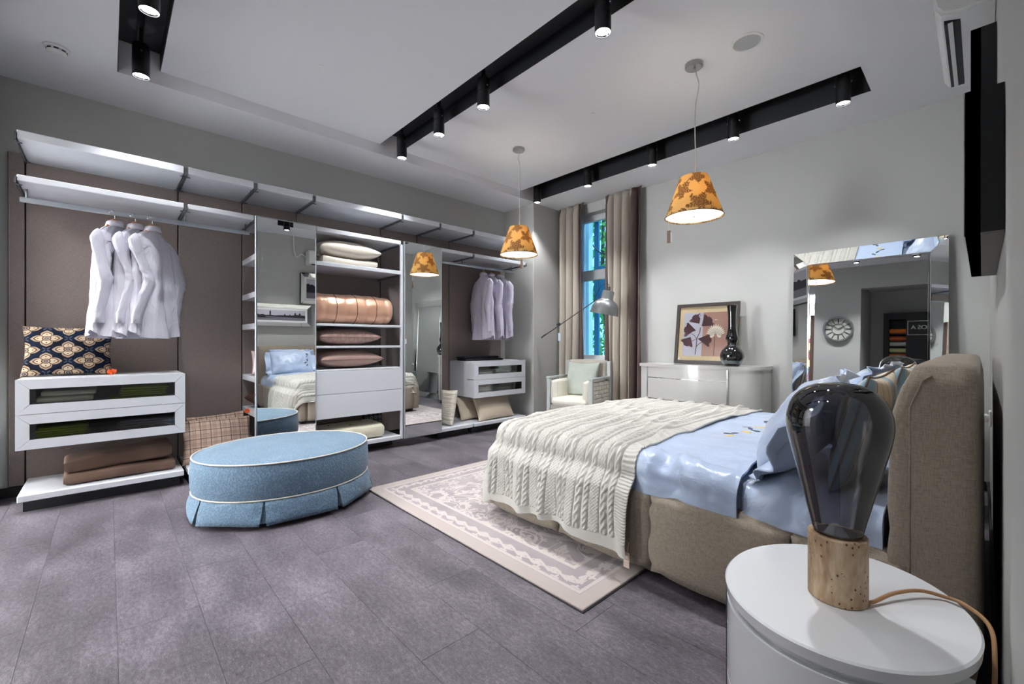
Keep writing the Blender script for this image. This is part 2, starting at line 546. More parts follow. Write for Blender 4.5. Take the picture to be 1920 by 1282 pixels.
# glass-fronted drawer cabinets
def cabinet(name, lab, y0, y1, z0, z1, xc, xf):
    t = thing(name, lab, 'drawer cabinet', ((B + xf) / 2, (y0 + y1) / 2, z0))
    bm = BM(); e = 0.018
    box(bm, B + 0.001, xc, y0, y1, z1 - e, z1, 0.003); box(bm, B + 0.001, xc, y0, y1, z0, z0 + e, 0.003)
    box(bm, B + 0.001, xc, y0, y0 + e, z0 + e, z1 - e); box(bm, B + 0.001, xc, y1 - e, y1, z0 + e, z1 - e)
    obj('carcass', bm, M_white, t)
    zm = (z0 + z1) / 2
    fl_ = []
    for a, b in ((zm + 0.0015, z1), (z0, zm - 0.0015)):
        d = obj('drawer', box(BM(), B + 0.03, xf - 0.02, y0 + e + 0.004, y1 - e - 0.004, a + 0.022, a + 0.034), M_white, t)
        if xc < xf - 0.05:
            obj('drawer_side', box(BM(), xc - 0.02, xf - 0.02, y0 + 0.002, y0 + 0.016, a + 0.003, b - 0.003), M_white, d)
            obj('drawer_side', box(BM(), xc - 0.02, xf - 0.02, y1 - 0.016, y1 - 0.002, a + 0.003, b - 0.003), M_white, d)
            if b == z1: obj('drawer_cover', box(BM(), xc - 0.02, xf - 0.02, y0 + 0.016, y1 - 0.016, b - 0.012, b - 0.003), M_white, d)
        w = 0.062
        x0, x1 = xf - 0.02, xf
        g = 0.0008
        for poly in ([(y0, a), (y0 + w - g, a + w), (y0 + w - g, b - w), (y0, b)],
                     [(y1, a), (y1, b), (y1 - w + g, b - w), (y1 - w + g, a + w)],
                     [(y0 + g, a), (y1 - g, a), (y1 - w - g, a + w - g), (y0 + w + g, a + w - g)],
                     [(y0 + g, b), (y0 + w + g, b - w + g), (y1 - w - g, b - w + g), (y1 - g, b)]):
            obj('frame_rail', prism(BM(), poly, 'x', x0, x1), M_white, d)
        obj('glass', box(BM(), x0 + 0.006, x0 + 0.011, y0 + w, y1 - w, a + w, b - w), M_glass_drawer, d)
        fl_.append(a + 0.034)
    return t, fl_
cabL, fL = cabinet('drawer_cabinet', 'wide white two-drawer cabinet with glass fronts under the floral cushion', -0.430, 0.430, 0.413, 0.860, F - 0.02, F)
cabR, fR = cabinet('drawer_cabinet', 'white two-drawer glass-front cabinet on the right under black folded clothes', 3.215, 4.07, 0.424, 0.862, F - 0.15, F)

# ------------------------------------------------------------------ soft goods
def nz(x, y, z=0.0, s=1.0): return mnoise.noise(Vector((x * s, y * s, z * s)))

def pillow_bm(w, h, t, n=28, pinch=0.07, wr=0.006, seed=0, flat=0.42, belly=0.0, ruche=0.0):
    """local x = width, y = height, z = thickness"""
    bm = BM(); top = {}; bot = {}
    for i in range(n + 1):
        for j in range(n + 1):
            u = -1 + 2 * i / n; v = -1 + 2 * j / n
            # denser near the rim
            u2 = sin(u * pi / 2) * 0.55 + u * 0.45; v2 = sin(v * pi / 2) * 0.55 + v * 0.45
            x = u2 * w / 2 * (1 - pinch * (1 - v2 * v2) * abs(u2) ** 2)
            y = v2 * h / 2 * (1 - pinch * (1 - u2 * u2) * abs(v2) ** 2)
            p = max((1 - u2 * u2), 0) ** flat * max((1 - v2 * v2), 0) ** flat
            zz = t / 2 * p * (1 - belly * v2)
            rim = 1 - max(abs(u2), abs(v2)) ** 6
            d = wr * (nz(x, y, seed, 7) + 0.6 * nz(x + 3, y, seed, 19)) * rim
            if ruche: d += ruche * sin(v2 * 26 + 2 * nz(x, y, seed, 6)) * abs(u2) ** 0.5 * rim
            edge = i in (0, n) or j in (0, n)
            a = bm.verts.new((x, y, zz + d + 0.002)); top[i, j] = a
            if edge: bot[i, j] = a
            else:
                d2 = wr * (nz(x + 9, y, seed, 7)) * rim
                bot[i, j] = bm.verts.new((x, y, -zz + d2 - 0.002))
    for i in range(n):
        for j in range(n):
            bm.faces.new((top[i, j], top[i + 1, j], top[i + 1, j + 1], top[i, j + 1]))
            q = (bot[i, j], bot[i, j + 1], bot[i + 1, j + 1], bot[i + 1, j])
            if len(set(q)) == 4: bm.faces.new(q)
    return bm

def pillow(name, lab, w, h, t, m, loc, rot, cat='cushion', group=None, piping=None, **kw):
    bm = pillow_bm(w, h, t, **kw)
    M = Matrix.Translation(loc) @ Euler(rot, 'XYZ').to_matrix().to_4x4()
    o = obj(name, bm, m, None, 180, local=True)
    o.matrix_basis = M
    tag(o, lab, cat, group)
    if piping:
        n = 12; pts = []
        pk = kw.get('pinch', 0.07)
        for s in range(4):
            for k in range(n):
                a = -1 + 2 * k / n
                u, v = [(a, -1), (1, a), (-a, 1), (-1, -a)][s]
                pts.append((u * w / 2 * (1 - pk * (1 - v * v)), v * h / 2 * (1 - pk * (1 - u * u)), 0.002))
        pts.append(pts[0])
        obj('piping', tube(BM(), pts, 0.004, 6), piping, o, 180, local=True)
    return o

# axes: pillows standing against the back panel: local z -> +X (face to room), local x -> +Y, local y -> up
def stand(lean=0.0, yaw=0.0, roll=0.0):
    """rotation for a cushion leaning on the wardrobe back"""
    M = Matrix(((0, 0, 1), (1, 0, 0), (0, 1, 0)))       # columns: local x->Y, y->Z, z->X
    R = Matrix.Rotation(yaw, 3, 'Z') @ Matrix.Rotation(-lean, 3, 'Y') @ M @ Matrix.Rotation(roll, 3, 'Z')
    return R.to_euler('XYZ')

# floral medallion print
def floral_fn(t):
    x, y, z = t.coords('Object')
    px, py = 0.215, 0.160
    def flower(ox, oy):
        u = ((x / px + ox).fract() - 0.5) * 2.0; v = ((y / py + oy).fract() - 0.5) * 2.0
        u = u * 0.93; v = v * 0.93
        r = (u * u + v * v).sqrt(); th = v.atan2(u)
        R = (th * 2.0).cos().abs().pow(0.8) * 0.30 + 0.36
        R = R + (th * 4.0).cos().max(0.0).pow(8.0) * 0.06
        return r, th, r / R
    navy = t.ramp(t.noise(14, 3), [(0.35, S(9, 11, 22)), (0.65, S(11, 24, 44))])
    c = navy
    cream = S(166, 148, 126); tan_ = S(138, 120, 100); brown = S(58, 32, 26); slate = S(62, 68, 82)
    for ox, oy in ((0.0, 0.0), (0.5, 0.5)):
        r, th, q = flower(ox, oy)
        c = t.mix(q < 0.95, c, tan_)
        c = t.mix(q.near(0.74, 0.045), c, brown)
        c = t.mix(q < 0.70, c, cream)
        c = t.mix(((th * 2.0).sin().abs() < 0.16) * (q.near(0.52, 0.05)), c, brown)
        c = t.mix(((th * 2.0).cos().abs() < 0.22) * (q < 0.7) * (r > 0.2), c, brown)
        c = t.mix(r < 0.20, c, brown); c = t.mix(r < 0.155, c, tan_); c = t.mix(r.near(0.07, 0.03), c, slate)
    for ox, oy in ((0.5, 0.0), (0.0, 0.5)):
        u = ((x / px + ox).fract() - 0.5) * 2.0; v = ((y / py + oy).fract() - 0.5) * 2.0
        w = ((u.abs() - v.abs()).abs() < 0.05) * ((u.abs() + v.abs()) < 0.36) * ((u.abs() + v.abs()) > 0.08)
        c = t.mix(w, c, slate)
    t.bump(t.noise(600, 2), 0.2, 0.001)
    return c
M_floral = mat('navy_floral_print', S(60, 60, 70), 0.9, fn=floral_fn, spec=0.15)
pf = pillow('floral_cushion', 'navy cushion printed with cream flowers standing on the left cabinet', 0.47, 0.36, 0.14, M_floral,
            (-4.46, -0.205, 1.035), stand(0.20, -0.05), n=36, wr=0.005, pinch=0.08)
M_orange = mat('orange_tag', S(240, 92, 30), 0.6)
def ribbon_tag(parent, p, s=1.0):
    bm = BM()
    for k, a in enumerate((0.3, -0.5, 1.2)):
        M = Matrix.Translation(p) @ Matrix.Rotation(a, 4, 'X') @ Matrix.Rotation(0.4 * k, 4, 'Z')
        xbox(bm, M, 0.004, 0.055 * s, 0.016 * s, 0.001)
    return obj('orange_tag', bm, M_orange, parent)
ribbon_tag(pf, (-4.37, 0.02, 0.882))

def plaid_fn(t):
    x, y, z = t.coords('Object')
    c = t.ramp(t.noise(9, 3), [(0.3, S(188, 160, 142)), (0.7, S(206, 182, 164))])
    def lines(v, p, w, ph): return ((v / p + ph).fract() - 0.5).abs() < w
    for v in (x, y):
        c = t.mix((lines(v, 0.07, 0.13, 0.0)) * 0.35, c, S(150, 116, 100))
        c = t.mix(lines(v, 0.035, 0.035, 0.1) * 0.8, c, S(88, 66, 66))
        c = t.mix(lines(v, 0.07, 0.025, 0.35) * 0.85, c, S(60, 46, 52))
    t.bump(t.noise(500, 2), 0.25, 0.001)
    return c
M_plaid = mat('beige_plaid', S(196, 170, 152), 0.85, fn=plaid_fn)
pillow('plaid_cushion', 'beige plaid cushion leaning in front, behind the blue ottoman', 0.50, 0.36, 0.13, M_plaid, (-4.35, 0.675, 0.285), stand(0.32, 0.05, -0.02), wr=0.008, n=30)
pillow('plaid_cushion', 'beige plaid cushion standing at the back against the wardrobe panel', 0.46, 0.36, 0.12, M_plaid, (-4.50, 0.68, 0.30), stand(0.24, -0.02, 0.04), wr=0.008, n=30)

# brown folded blanket on the plinth shelf
M_brown = mat('brown_cotton', S(92, 70, 57), 0.85, fn=weave(S(92, 70, 57), 300, 0.06, 0.2))
def folded_bm(w, d, h, seed=0, amp=0.010, nu=40, nv=14):
    """soft slab with a rounded fold at the front: x depth, y width"""
    bm = BM(); rings = []
    for i in range(nu + 1):
        y = -w / 2 + w * i / nu; ring = []
        endk = min(1.0, min(i, nu - i) / 1.5 + 0.75)
        for k in range(nv * 2):
            a = 2 * pi * k / (nv * 2)
            cx = math.copysign(abs(cos(a)) ** 0.35, cos(a)) * d / 2; cz = math.copysign(abs(sin(a)) ** 0.55, sin(a)) * h / 2
            n1 = amp * nz(y * 1.2 + seed * 5.3, cx * 1.5, cz * 3 + seed, 5)
            ring.append((cx * (0.985 + 0.015 * endk) + n1, y, cz * endk + h / 2 + (n1 if sin(a) > 0 else 0)))
        rings.append(ring)
    loft(bm, rings)
    return bm
def folded(name, lab, w, d, h, m, loc, rz=0.0, cat='blanket', group=None, seed=0, amp=0.01, rx=0.0):
    o = obj(name, folded_bm(w, d, h, seed, amp), m, None, 60, local=True)
    o.location = loc; o.rotation_euler = (rx, 0, rz)
    return tag(o, lab, cat, group)
folded('folded_blanket', 'brown cotton blanket folded flat, lower of two on the left plinth shelf', 0.60, 0.26, 0.080, M_brown, (-4.33, 0.075, 0.127), 0.02, seed=1, amp=0.012)
folded('folded_blanket', 'brown cotton blanket rolled loosely, on top of the other brown one', 0.58, 0.24, 0.115, M_brown, (-4.35, 0.07, 0.206), 0.02, seed=2, amp=0.022, rx=0.05)

# linen behind the drawer glass
M_cream = mat('cream_linen', S(240, 236, 220), 0.85, fn=weave(S(240, 236, 220), 400, 0.05, 0.2))
M_green = mat('olive_green_linen', S(156, 176, 30), 0.8, fn=weave(S(156, 176, 30), 400, 0.08, 0.2))
M_greycloth = mat('grey_linen', S(150, 146, 148), 0.85, fn=weave(S(150, 146, 148), 400, 0.05, 0.2))
M_whitecloth = mat('white_cotton', S(232, 232, 240), 0.8)
def pile(n, name, lab, w, d, h, m, x, y, z, cat, group, jit=0.012):
    pos_ = ['bottom one', 'second from bottom', 'third from bottom', 'fourth from bottom', 'fifth from bottom']
    for k in range(n):
        lb = lab if n == 1 else lab + ', ' + ('top one' if k == n - 1 else pos_[k])
        folded(name, lb, w * random.uniform(0.93, 1.0), d * random.uniform(0.93, 1.0), h, m,
               (x + random.uniform(-jit, jit), y + random.uniform(-jit, jit), z + k * h * 1.0), random.uniform(-0.03, 0.03), cat, group, seed=k + x * 3, amp=0.003)
zu, zl = fL
pile(1, 'folded_linen', 'white linen at the bottom of the cream pile in the upper left drawer', 0.32, 0.26, 0.020, M_whitecloth, -4.32, -0.19, zu, 'linen', None)
pile(2, 'folded_linen', 'cream folded linen in the upper left drawer pile', 0.28, 0.24, 0.042, M_cream, -4.32, -0.20, zu + 0.022, 'linen', 'cream linens behind the upper left drawer glass')
pile(2, 'folded_linen', 'wide olive green linen lying low in the upper left drawer', 0.34, 0.28, 0.018, M_green, -4.32, 0.185, zu, 'linen', 'wide green linens in the upper left drawer')
pile(4, 'folded_linen', 'olive green folded linen in the pile of the upper left drawer', 0.27, 0.25, 0.016, M_green, -4.30, 0.20, zu + 0.038, 'linen', 'green linens in the upper left drawer')
pile(6, 'folded_linen', 'olive green folded linen in the lower left drawer pile', 0.25, 0.25, 0.015, M_green, -4.31, -0.23, zl, 'linen', 'green linens in the lower left drawer')
pile(5, 'folded_linen', 'grey folded linen in the lower left drawer beside the green pile', 0.30, 0.25, 0.018, M_greycloth, -4.31, 0.20, zl, 'linen', 'grey linens in the lower left drawer')
zu, zl = fR
for k, (z, nm) in enumerate(((zu, 'upper'), (zl, 'lower'))):
    for y, sd in ((3.40, 'left'), (3.72, 'right')):
        pile(4, 'folded_shirt', 'white folded shirt, %s pile in the right cabinet\'s %s drawer' % (sd, nm), 0.25, 0.22, 0.017, M_whitecloth, -4.27, y, z, 'shirt', 'folded shirts, %s pile of the %s right drawer' % (sd, nm), 0.006)
# black folded garments
M_blackcloth = mat('black_cloth', S(26, 26, 34), 0.9, fn=weave(S(26, 26, 34), 300, 0.1, 0.3))
folded('folded_trousers', 'black folded trousers lying underneath on the right cabinet', 0.62, 0.20, 0.028, M_blackcloth, (-4.44, 3.56, 0.862), 0.0, 'clothing', seed=3, amp=0.006)
folded('folded_trousers', 'black folded trousers lying on top of the other pair on the right cabinet', 0.58, 0.17, 0.026, M_blackcloth, (-4.46, 3.53, 0.890), 0.04, 'clothing', seed=4, amp=0.010)

# middle unit contents
M_satincream = mat('cream_satin', S(222, 212, 198), 0.4, fn=weave(S(222, 212, 198), 250, 0.04, 0.1), sheen=0.2)
def quilt_fn(c):
    def fn(t):
        x, y, z = t.coords('Object')
        a = ((x + y) * 38.0).sin().abs(); b = ((x - y) * 38.0).sin().abs()
        h = a.min(b).pow(0.5); t.bump(h, 0.9, 0.006)
        return t.mix(h, tuple(v * 0.75 for v in c[:3]) + (1,), c)
    return fn
M_mauve = mat('mauve_quilted_satin', S(178, 146, 136), 0.5, fn=quilt_fn(S(178, 146, 136)))
M_mauve2 = mat('mauve_pleated_satin', S(176, 146, 136), 0.5, fn=weave(S(176, 146, 136), 160, 0.12, 0.4))
def flat(lean=0.0, yaw=0.0): return (lean, 0.0, pi / 2 + yaw)
folded('folded_sheet', 'pale folded bed sheet under the cream pillow on the top shelf', 0.54, 0.36, 0.075, M_satincream, (-4.36, 1.74, 1.842), 0.0, 'sheet', seed=5, amp=0.012)
pillow('bed_pillow', 'plump cream satin pillow on the top shelf of the open unit', 0.60, 0.44, 0.19, M_satincream, (-4.36, 1.74, 2.005), flat(0.06, 0.0), 'pillow', wr=0.010)
pillow('quilted_pillow', 'mauve diamond-quilted pillow on the shelf below the copper duvet', 0.60, 0.42, 0.165, M_mauve, (-4.37, 1.74, 1.152), flat(0.02, 0.0), 'pillow', piping=M_mauve2, wr=0.004)
pillow('quilted_pillow', 'mauve pleated pillow on the shelf just above the plain drawers', 0.62, 0.42, 0.175, M_mauve2, (-4.36, 1.75, 0.935), flat(0.02, 0.02), 'pillow', piping=M_mauve, wr=0.006)
# copper satin duvet roll
def copper_fn(t):
    x, y, z = t.coords('Object')
    n = t.noise(40, 3, t.comb(x, y * 3.0, z)); t.bump(n, 0.25, 0.004)
    return t.mix(t.noise(3, 2) * 0.5, S(196, 148, 120), S(214, 172, 146))
M_copper = mat('copper_satin', S(204, 158, 130), 0.33, 0.25, fn=copper_fn, sheen=0.4)
M_stitch = mat('brown_stitch', S(92, 60, 48), 0.7)
dv = thing('rolled_duvet', 'copper satin duvet rolled up with stitched bands on the middle shelf', 'duvet', (-4.36, 1.80, 1.272))
bm = BM(); rings = []; nseg = 64; Ld = 0.80
def droll(y, a):
    k = abs(cos(y * pi / 0.20)) ** 0.35
    e = min(1.0, (min(y + Ld / 2, Ld / 2 - y) / 0.05)) ; e = 0.72 + 0.28 * sqrt(max(e, 0))
    rx = 0.185 * (0.95 + 0.05 * k) * e; rz = 0.150 * (0.95 + 0.05 * k) * e
    n1 = 0.008 * nz(y * 3, cos(a) * 1.2, sin(a) * 1.2, 3)
    cz = sin(a); cz = math.copysign(abs(cz) ** 0.8, cz)
    return (rx + n1) * cos(a), (rz + n1) * cz
for i in range(49):
    y = -Ld / 2 + Ld * i / 48
    rings.append([(-4.36 + droll(y, 2 * pi * k / nseg)[0], 1.80 + y, 1.424 + droll(y, 2 * pi * k / nseg)[1]) for k in range(nseg)])
loft(bm, rings); obj('roll', bm, M_copper, dv, 60)
for y in (-0.20, 0.0, 0.20):
    pts = []
    for k in range(33):
        a = 2 * pi * k / 32; u, w = droll(y, a); pts.append((-4.36 + u * 1.005, 1.80 + y, 1.424 + w * 1.005))
    obj('stitched_band', tube(BM(), pts, 0.0035, 6), M_stitch, dv, 180)
sp = [(-4.36 + (0.03 + 0.0017 * k) * cos(k * 0.32), 1.80 - Ld / 2 - 0.012, 1.424 + (0.025 + 0.0013 * k) * sin(k * 0.32)) for k in range(62)]
obj('rolled_end', tube(BM(), sp, 0.014, 8), M_copper, dv, 180)
M_amber = mat('amber_satin', S(196, 132, 20), 0.5, fn=weave(S(196, 132, 20), 200, 0.06, 0.2))
pillow('amber_cushion', 'amber yellow cushion behind the copper duvet at the back', 0.26, 0.26, 0.07, M_amber, (-4.60, 2.12, 1.402), stand(0.06), n=16)
# folded cream quilt on the base, polka cushion
M_quilt = mat('ivory_quilt', S(224, 218, 196), 0.75, fn=weave(S(224, 218, 196), 90, 0.06, 0.5))
q = folded('folded_quilt', 'ivory quilt folded flat on the base of the open unit', 0.60, 0.42, 0.145, M_quilt, (-4.36, 1.77, 0.129), 0.0, 'quilt', seed=6, amp=0.010)
for x_, y_ in ((-0.02, -0.18), (0.08, 0.0), (-0.06, 0.16), (0.1, 0.22)):
    obj('tufted_bow', xbox(BM(), Matrix.Translation((x_, y_, 0.147)), 0.012, 0.02, 0.006, 0.002), M_stitch, q, local=True)
def dots_fn(t):
    x, y, z = t.coords('Object')
    u = (x / 0.05).fract() - 0.5; v = (y / 0.05).fract() - 0.5
    d = (u * u + v * v).sqrt()
    return t.mix(d.near(0.28, 0.03), S(24, 26, 36), S(190, 190, 196))
M_dots = mat('black_circle_print', S(24, 26, 36), 0.8, fn=dots_fn)
pillow('circle_cushion', 'black cushion with fine white circles in the base of the open unit', 0.24, 0.24, 0.08, M_dots, (-4.54, 2.12, 0.247), stand(0.14), n=16)
# behind the first door
M_silver = mat('mauve_silver_satin', S(176, 150, 148), 0.3, 0.2, fn=weave(S(176, 150, 148), 60, 0.2, 0.5))
pillow('satin_cushion', 'silvery mauve satin cushion on a shelf behind the tall mirror door', 0.36, 0.22, 0.13, M_silver, (-4.36, 1.10, 0.915), stand(0.2, -0.1), n=20, wr=0.012)
M_fur = mat('dark_brown_fur', S(70, 44, 34), 0.9, fn=weave(S(70, 44, 34), 80, 0.3, 0.8))
fu = pillow('fur_throw', 'dark brown bundled throw on the lowest shelf behind the tall mirror door', 0.42, 0.40, 0.16, M_fur, (-4.37, 1.13, 0.595), flat(0.0, 0.1), 'throw', n=20, wr=0.02)
ribbon_tag(fu, (-4.36, 0.895, 0.50), 1.0)
# right plinth
def ruche_fn(t):
    x, y, z = t.coords('Object')
    n = t.noise(18, 3, t.comb(x * 0.4, y * 3.0, z)); t.bump(n, 0.6, 0.02)
    return S(222, 214, 200)
M_ruche = mat('ruched_ivory', S(224, 216, 202), 0.7, fn=ruche_fn)
pillow('ruched_cushion', 'ivory ruched cushion standing edge-on beside the narrow mirror door', 0.40, 0.41, 0.15, M_ruche, (-4.36, 2.93, 0.335), (pi / 2 - 0.2, 0.0, 0.12), n=30, ruche=0.006)
M_beige = mat('beige_linen', S(206, 192, 172), 0.8, fn=weave(S(206, 192, 172), 350, 0.06, 0.25))
pillow('beige_pillow', 'beige pillow leaning at the front under the right cabinet', 0.62, 0.30, 0.12, M_beige, (-4.25, 3.62, 0.268), stand(0.45, 0.06), 'pillow', piping=M_beige)
pillow('beige_pillow', 'beige pillow half hidden behind the front one under the right cabinet', 0.44, 0.30, 0.12, M_beige, (-4.42, 3.40, 0.27), stand(0.45, 0.02), 'pillow', piping=M_beige)

# ------------------------------------------------------------------ shirts on hangers
def crease_fn(c):
    def fn(t):
        x, y, z = t.coords('Object')
        n = t.noise(9, 4, t.comb(x, y, z * 0.5), 0.6, 1.2); t.bump((n - 0.5).abs(), 0.5, 0.03)
        return c
    return fn
M_shirt = mat('white_shirt_cotton', S(206, 205, 216), 0.8, fn=crease_fn(S(206, 205, 216)))
M_shirt2 = mat('lilac_white_cotton', S(206, 202, 218), 0.8, fn=crease_fn(S(206, 202, 218)))
def shirt(lab, hlab, loc, rz, m, seed, vis=1, wk=1.0, elbow=(0.5, 0.5), grp=None):
    """vis: +1 when the back (local +y) faces the room, -1 for local -y"""
    x0, y0 = loc
    hz = 1.925
    h = thing('clothes_hanger', hlab, 'hanger', (x0, y0, hz - 0.05), (0, 0, rz), group=grp[1])
    pts = [(0, 0, 0.08), (0, 0, 0.13)] + [(0.024 * (1 - cos(a)), 0, 0.162 + 0.024 * sin(a)) for a in [k * pi / 8 for k in range(0, 10)]]
    obj('hook', tube(BM(), pts, 0.0026, 6), M_chrome, h, 180, local=True)
    obj('yoke', tube(BM(), smoothpath([(-0.15 * wk, 0, -0.03), (-0.08, 0, 0.030), (-0.02, 0, 0.105), (0.02, 0, 0.105), (0.08, 0, 0.030), (0.15 * wk, 0, -0.03)], 6), [0.008 + 0.009 * (1 - abs(k - 15) / 15) for k in range(31)], 10), M_wood, h, 180, local=True)
    s = thing('shirt', lab, 'shirt', (x0, y0, 1.15), (0, 0, rz), group=grp[0])
    top = 1.945 - 1.15
    bm = BM(); nr, ns = 48, 96; rings = []
    for i in range(nr + 1):
        v = i / nr; L = 0.79
        ring = []
        for k in range(ns):
            a = 2 * pi * k / ns
            if v < 0.10:
                q = v / 0.10; Wd = 0.052 + (0.168 * wk - 0.052) * q ** 0.8
            else:
                Wd = 0.168 * wk + (v - 0.10) * 0.05
            D = 0.026 + 0.030 * min(1, v / 0.35) + 0.022 * v
            c, sn = cos(a), sin(a)
            w_ = min(1.0, v / 0.3)
            rip = 1 + w_ * (0.30 + 0.35 * v) * sin(a * 6 + seed * 2 + 2.2 * nz(v * 1.3, seed)) * abs(sn) + 0.14 * v * sin(a * 15 + seed)
            px = Wd * math.copysign(abs(c) ** 0.8, c); py = D * sn * rip
            zz = -L * v
            if v > 0.8: zz -= (v - 0.8) / 0.2 * 0.06 * (abs(sn) - 0.5)
            px += 0.010 * nz(v * 3, a, seed, 2); py += 0.010 * nz(v * 4, a * 1.5, seed + 4, 2)
            ring.append((px, py, top + zz))
        rings.append(ring)
    loft(bm, rings, cap=False); obj('body', bm, m, s, 180, local=True)
    bm = BM(); rings = []
    for rr, zz in ((0.052, -0.012), (0.047, 0.028), (0.053, 0.032), (0.062, -0.006), (0.057, -0.010)):
        rings.append([(rr * cos(a) * 1.05, rr * 0.78 * sin(a), top + zz + 0.010 * sin(a) * vis) for a in [2 * pi * k / 28 for k in range(28)]])
    loft(bm, rings, cap=False); obj('collar', bm, m, s, 180, local=True)
    obj('yoke_seam', tube(BM(), [(u * 0.155 * wk, vis * (0.040 + 0.006 * (1 - u * u)), top - 0.125) for u in [k / 8 - 1 for k in range(17)]], 0.002, 6), m, s, 180, local=True)
    for sd, amp in ((-1, elbow[0]), (1, elbow[1])):
        out = 0.03 * amp
        P = smoothpath([(sd * 0.140 * wk, 0, top - 0.060), (sd * 0.170 * wk, vis * 0.015, top - 0.15), (sd * (0.165 * wk + out), vis * 0.045, top - 0.30),
                        (sd * (0.150 * wk + out * 1.2), vis * 0.060, top - 0.40), (sd * (0.170 * wk + out * 0.5), vis * 0.050, top - 0.53), (sd * 0.185 * wk, vis * 0.035, top - 0.655)], 7)
        nP = len(P) - 1
        bm = BM(); rings = []
        for k, p in enumerate(P):
            f = k / nP; W1 = 0.062 - 0.022 * f + 0.010 * math.exp(-((f - 0.58) / 0.12) ** 2); T1 = 0.026 - 0.008 * f + 0.008 * math.exp(-((f - 0.58) / 0.1) ** 2); W1 *= min(1.0, 0.25 + 5.0 * f); T1 *= min(1.0, 0.5 + 4.0 * f)
            ring = []
            for j in range(28):
                a = 2 * pi * j / 28
                n_ = 1 + 0.16 * nz(f * 5, cos(a) * 1.2, sin(a) * 1.2 + seed, 2) + 0.06 * sin(f * 60 + 3 * cos(a) + seed) * (1 if 0.35 < f < 0.8 else 0.3)
                ring.append((p.x + W1 * cos(a) * n_, p.y + T1 * sin(a) * n_, p.z + 0.012 * cos(a) * sd))
            rings.append(ring)
        loft(bm, rings); obj('sleeve', bm, m, s, 60, local=True)
        q = P[-1]
        rings = [[(q.x + w1 * cos(2 * pi * j / 24), q.y + 0.020 * sin(2 * pi * j / 24), q.z + dz) for j in range(24)] for w1, dz in ((0.041, 0.012), (0.043, 0.0), (0.044, -0.055), (0.040, -0.056), (0.038, 0.0))]
        bm = BM(); loft(bm, rings, cap=False); obj('cuff', bm, m, s, 60, local=True)
    return s
GL = ('white shirts on the left rail', 'hangers on the left rail'); GR = ('shirts on the right rail', 'hangers on the right rail')
shirt('white shirt on the left rail, leftmost of the three', 'wooden hanger of the leftmost shirt on the left rail', (-4.33, 0.035), -0.66, M_shirt, 1, 1, 0.95, (0.0, 0.4), GL)
shirt('white shirt on the left rail, in the middle of three', 'wooden hanger of the middle shirt on the left rail', (-4.33, 0.150), -0.66, M_shirt, 2, 1, 0.95, (0.0, -1.0), GL)
shirt('white shirt on the left rail, rightmost and fully visible from behind', 'wooden hanger of the rightmost shirt on the left rail', (-4.33, 0.250), -0.70, M_shirt, 3, 1, 1.05, (1.2, -1.4), GL)
shirt('pleated lilac-white shirt on the right rail, nearest the mirror door', 'dark wooden hanger of the right-rail shirt nearest the mirror door', (-4.33, 3.52), -0.10, M_shirt2, 4, -1, 1.0, (0.0, 0.6), GR)
shirt('lilac-white shirt on the right rail, middle one of three', 'dark wooden hanger of the middle right-rail shirt', (-4.33, 3.645), 0.10, M_shirt2, 5, -1, 0.95, (0.0, 0.9), GR)
shirt('lilac-white shirt on the right rail, nearest the pier', 'dark wooden hanger of the right-rail shirt nearest the pier', (-4.33, 3.80), 0.20, M_shirt2, 6, -1, 0.95, (0.0, 1.2), GR)
# ================================================================== ottoman
def denim_fn(c):
    def fn(t):
        x, y, z = t.coords('Object')
        v = t.voro(110, t.comb(x, y, z * 0.8)); n = t.noise(240, 2); n2 = t.noise(5, 3)
        t.bump(v + n * 0.4, 0.55, 0.004)
        k = v * 0.5 + n * 0.25 + n2 * 0.35
        return t.ramp(k, [(0.3, S(72, 94, 114)), (0.6, S(92, 117, 138)), (0.85, S(112, 138, 158))])
    return fn
M_denim = mat('blue_matelasse', S(140, 175, 196), 0.85, fn=denim_fn(None), sheen=0.15)
M_pipe = mat('ivory_piping', S(192, 188, 178), 0.7)
OC = (-3.293, 0.913); OA, OB = 0.462, 0.536
ot = thing('ottoman', 'large oval blue upholstered ottoman with ivory piping and pleated skirt', 'ottoman', (OC[0], OC[1], 0))
def oell(k, a): return OC[0] + (OA + k) * cos(a), OC[1] + (OB + k) * sin(a)
n = 96
bm = BM(); prof = [(-0.30, 0.392), (-0.18, 0.391), (-0.08, 0.388), (-0.02, 0.383), (0.0, 0.378)]
loft(bm, [[oell(k, 2 * pi * i / n) + (z,) for i in range(n)] for k, z in prof]); obj('top_cushion', bm, M_denim, ot, 40)
bm = BM(); prof = [(0.0, 0.378), (0.010, 0.35), (0.014, 0.28), (0.012, 0.20), (0.002, 0.165)]
loft(bm, [[oell(k, 2 * pi * i / n) + (z,) for i in range(n)] for k, z in prof], cap=False); obj('side_band', bm, M_denim, ot, 180)
for z, k, nm in ((0.379, 0.004, 'piping'), (0.166, 0.006, 'piping')):
    pts = [oell(k, 2 * pi * i / n) + (z,) for i in range(n + 1)]
    obj(nm, tube(BM(), pts, 0.0048, 8), M_pipe, ot, 180)
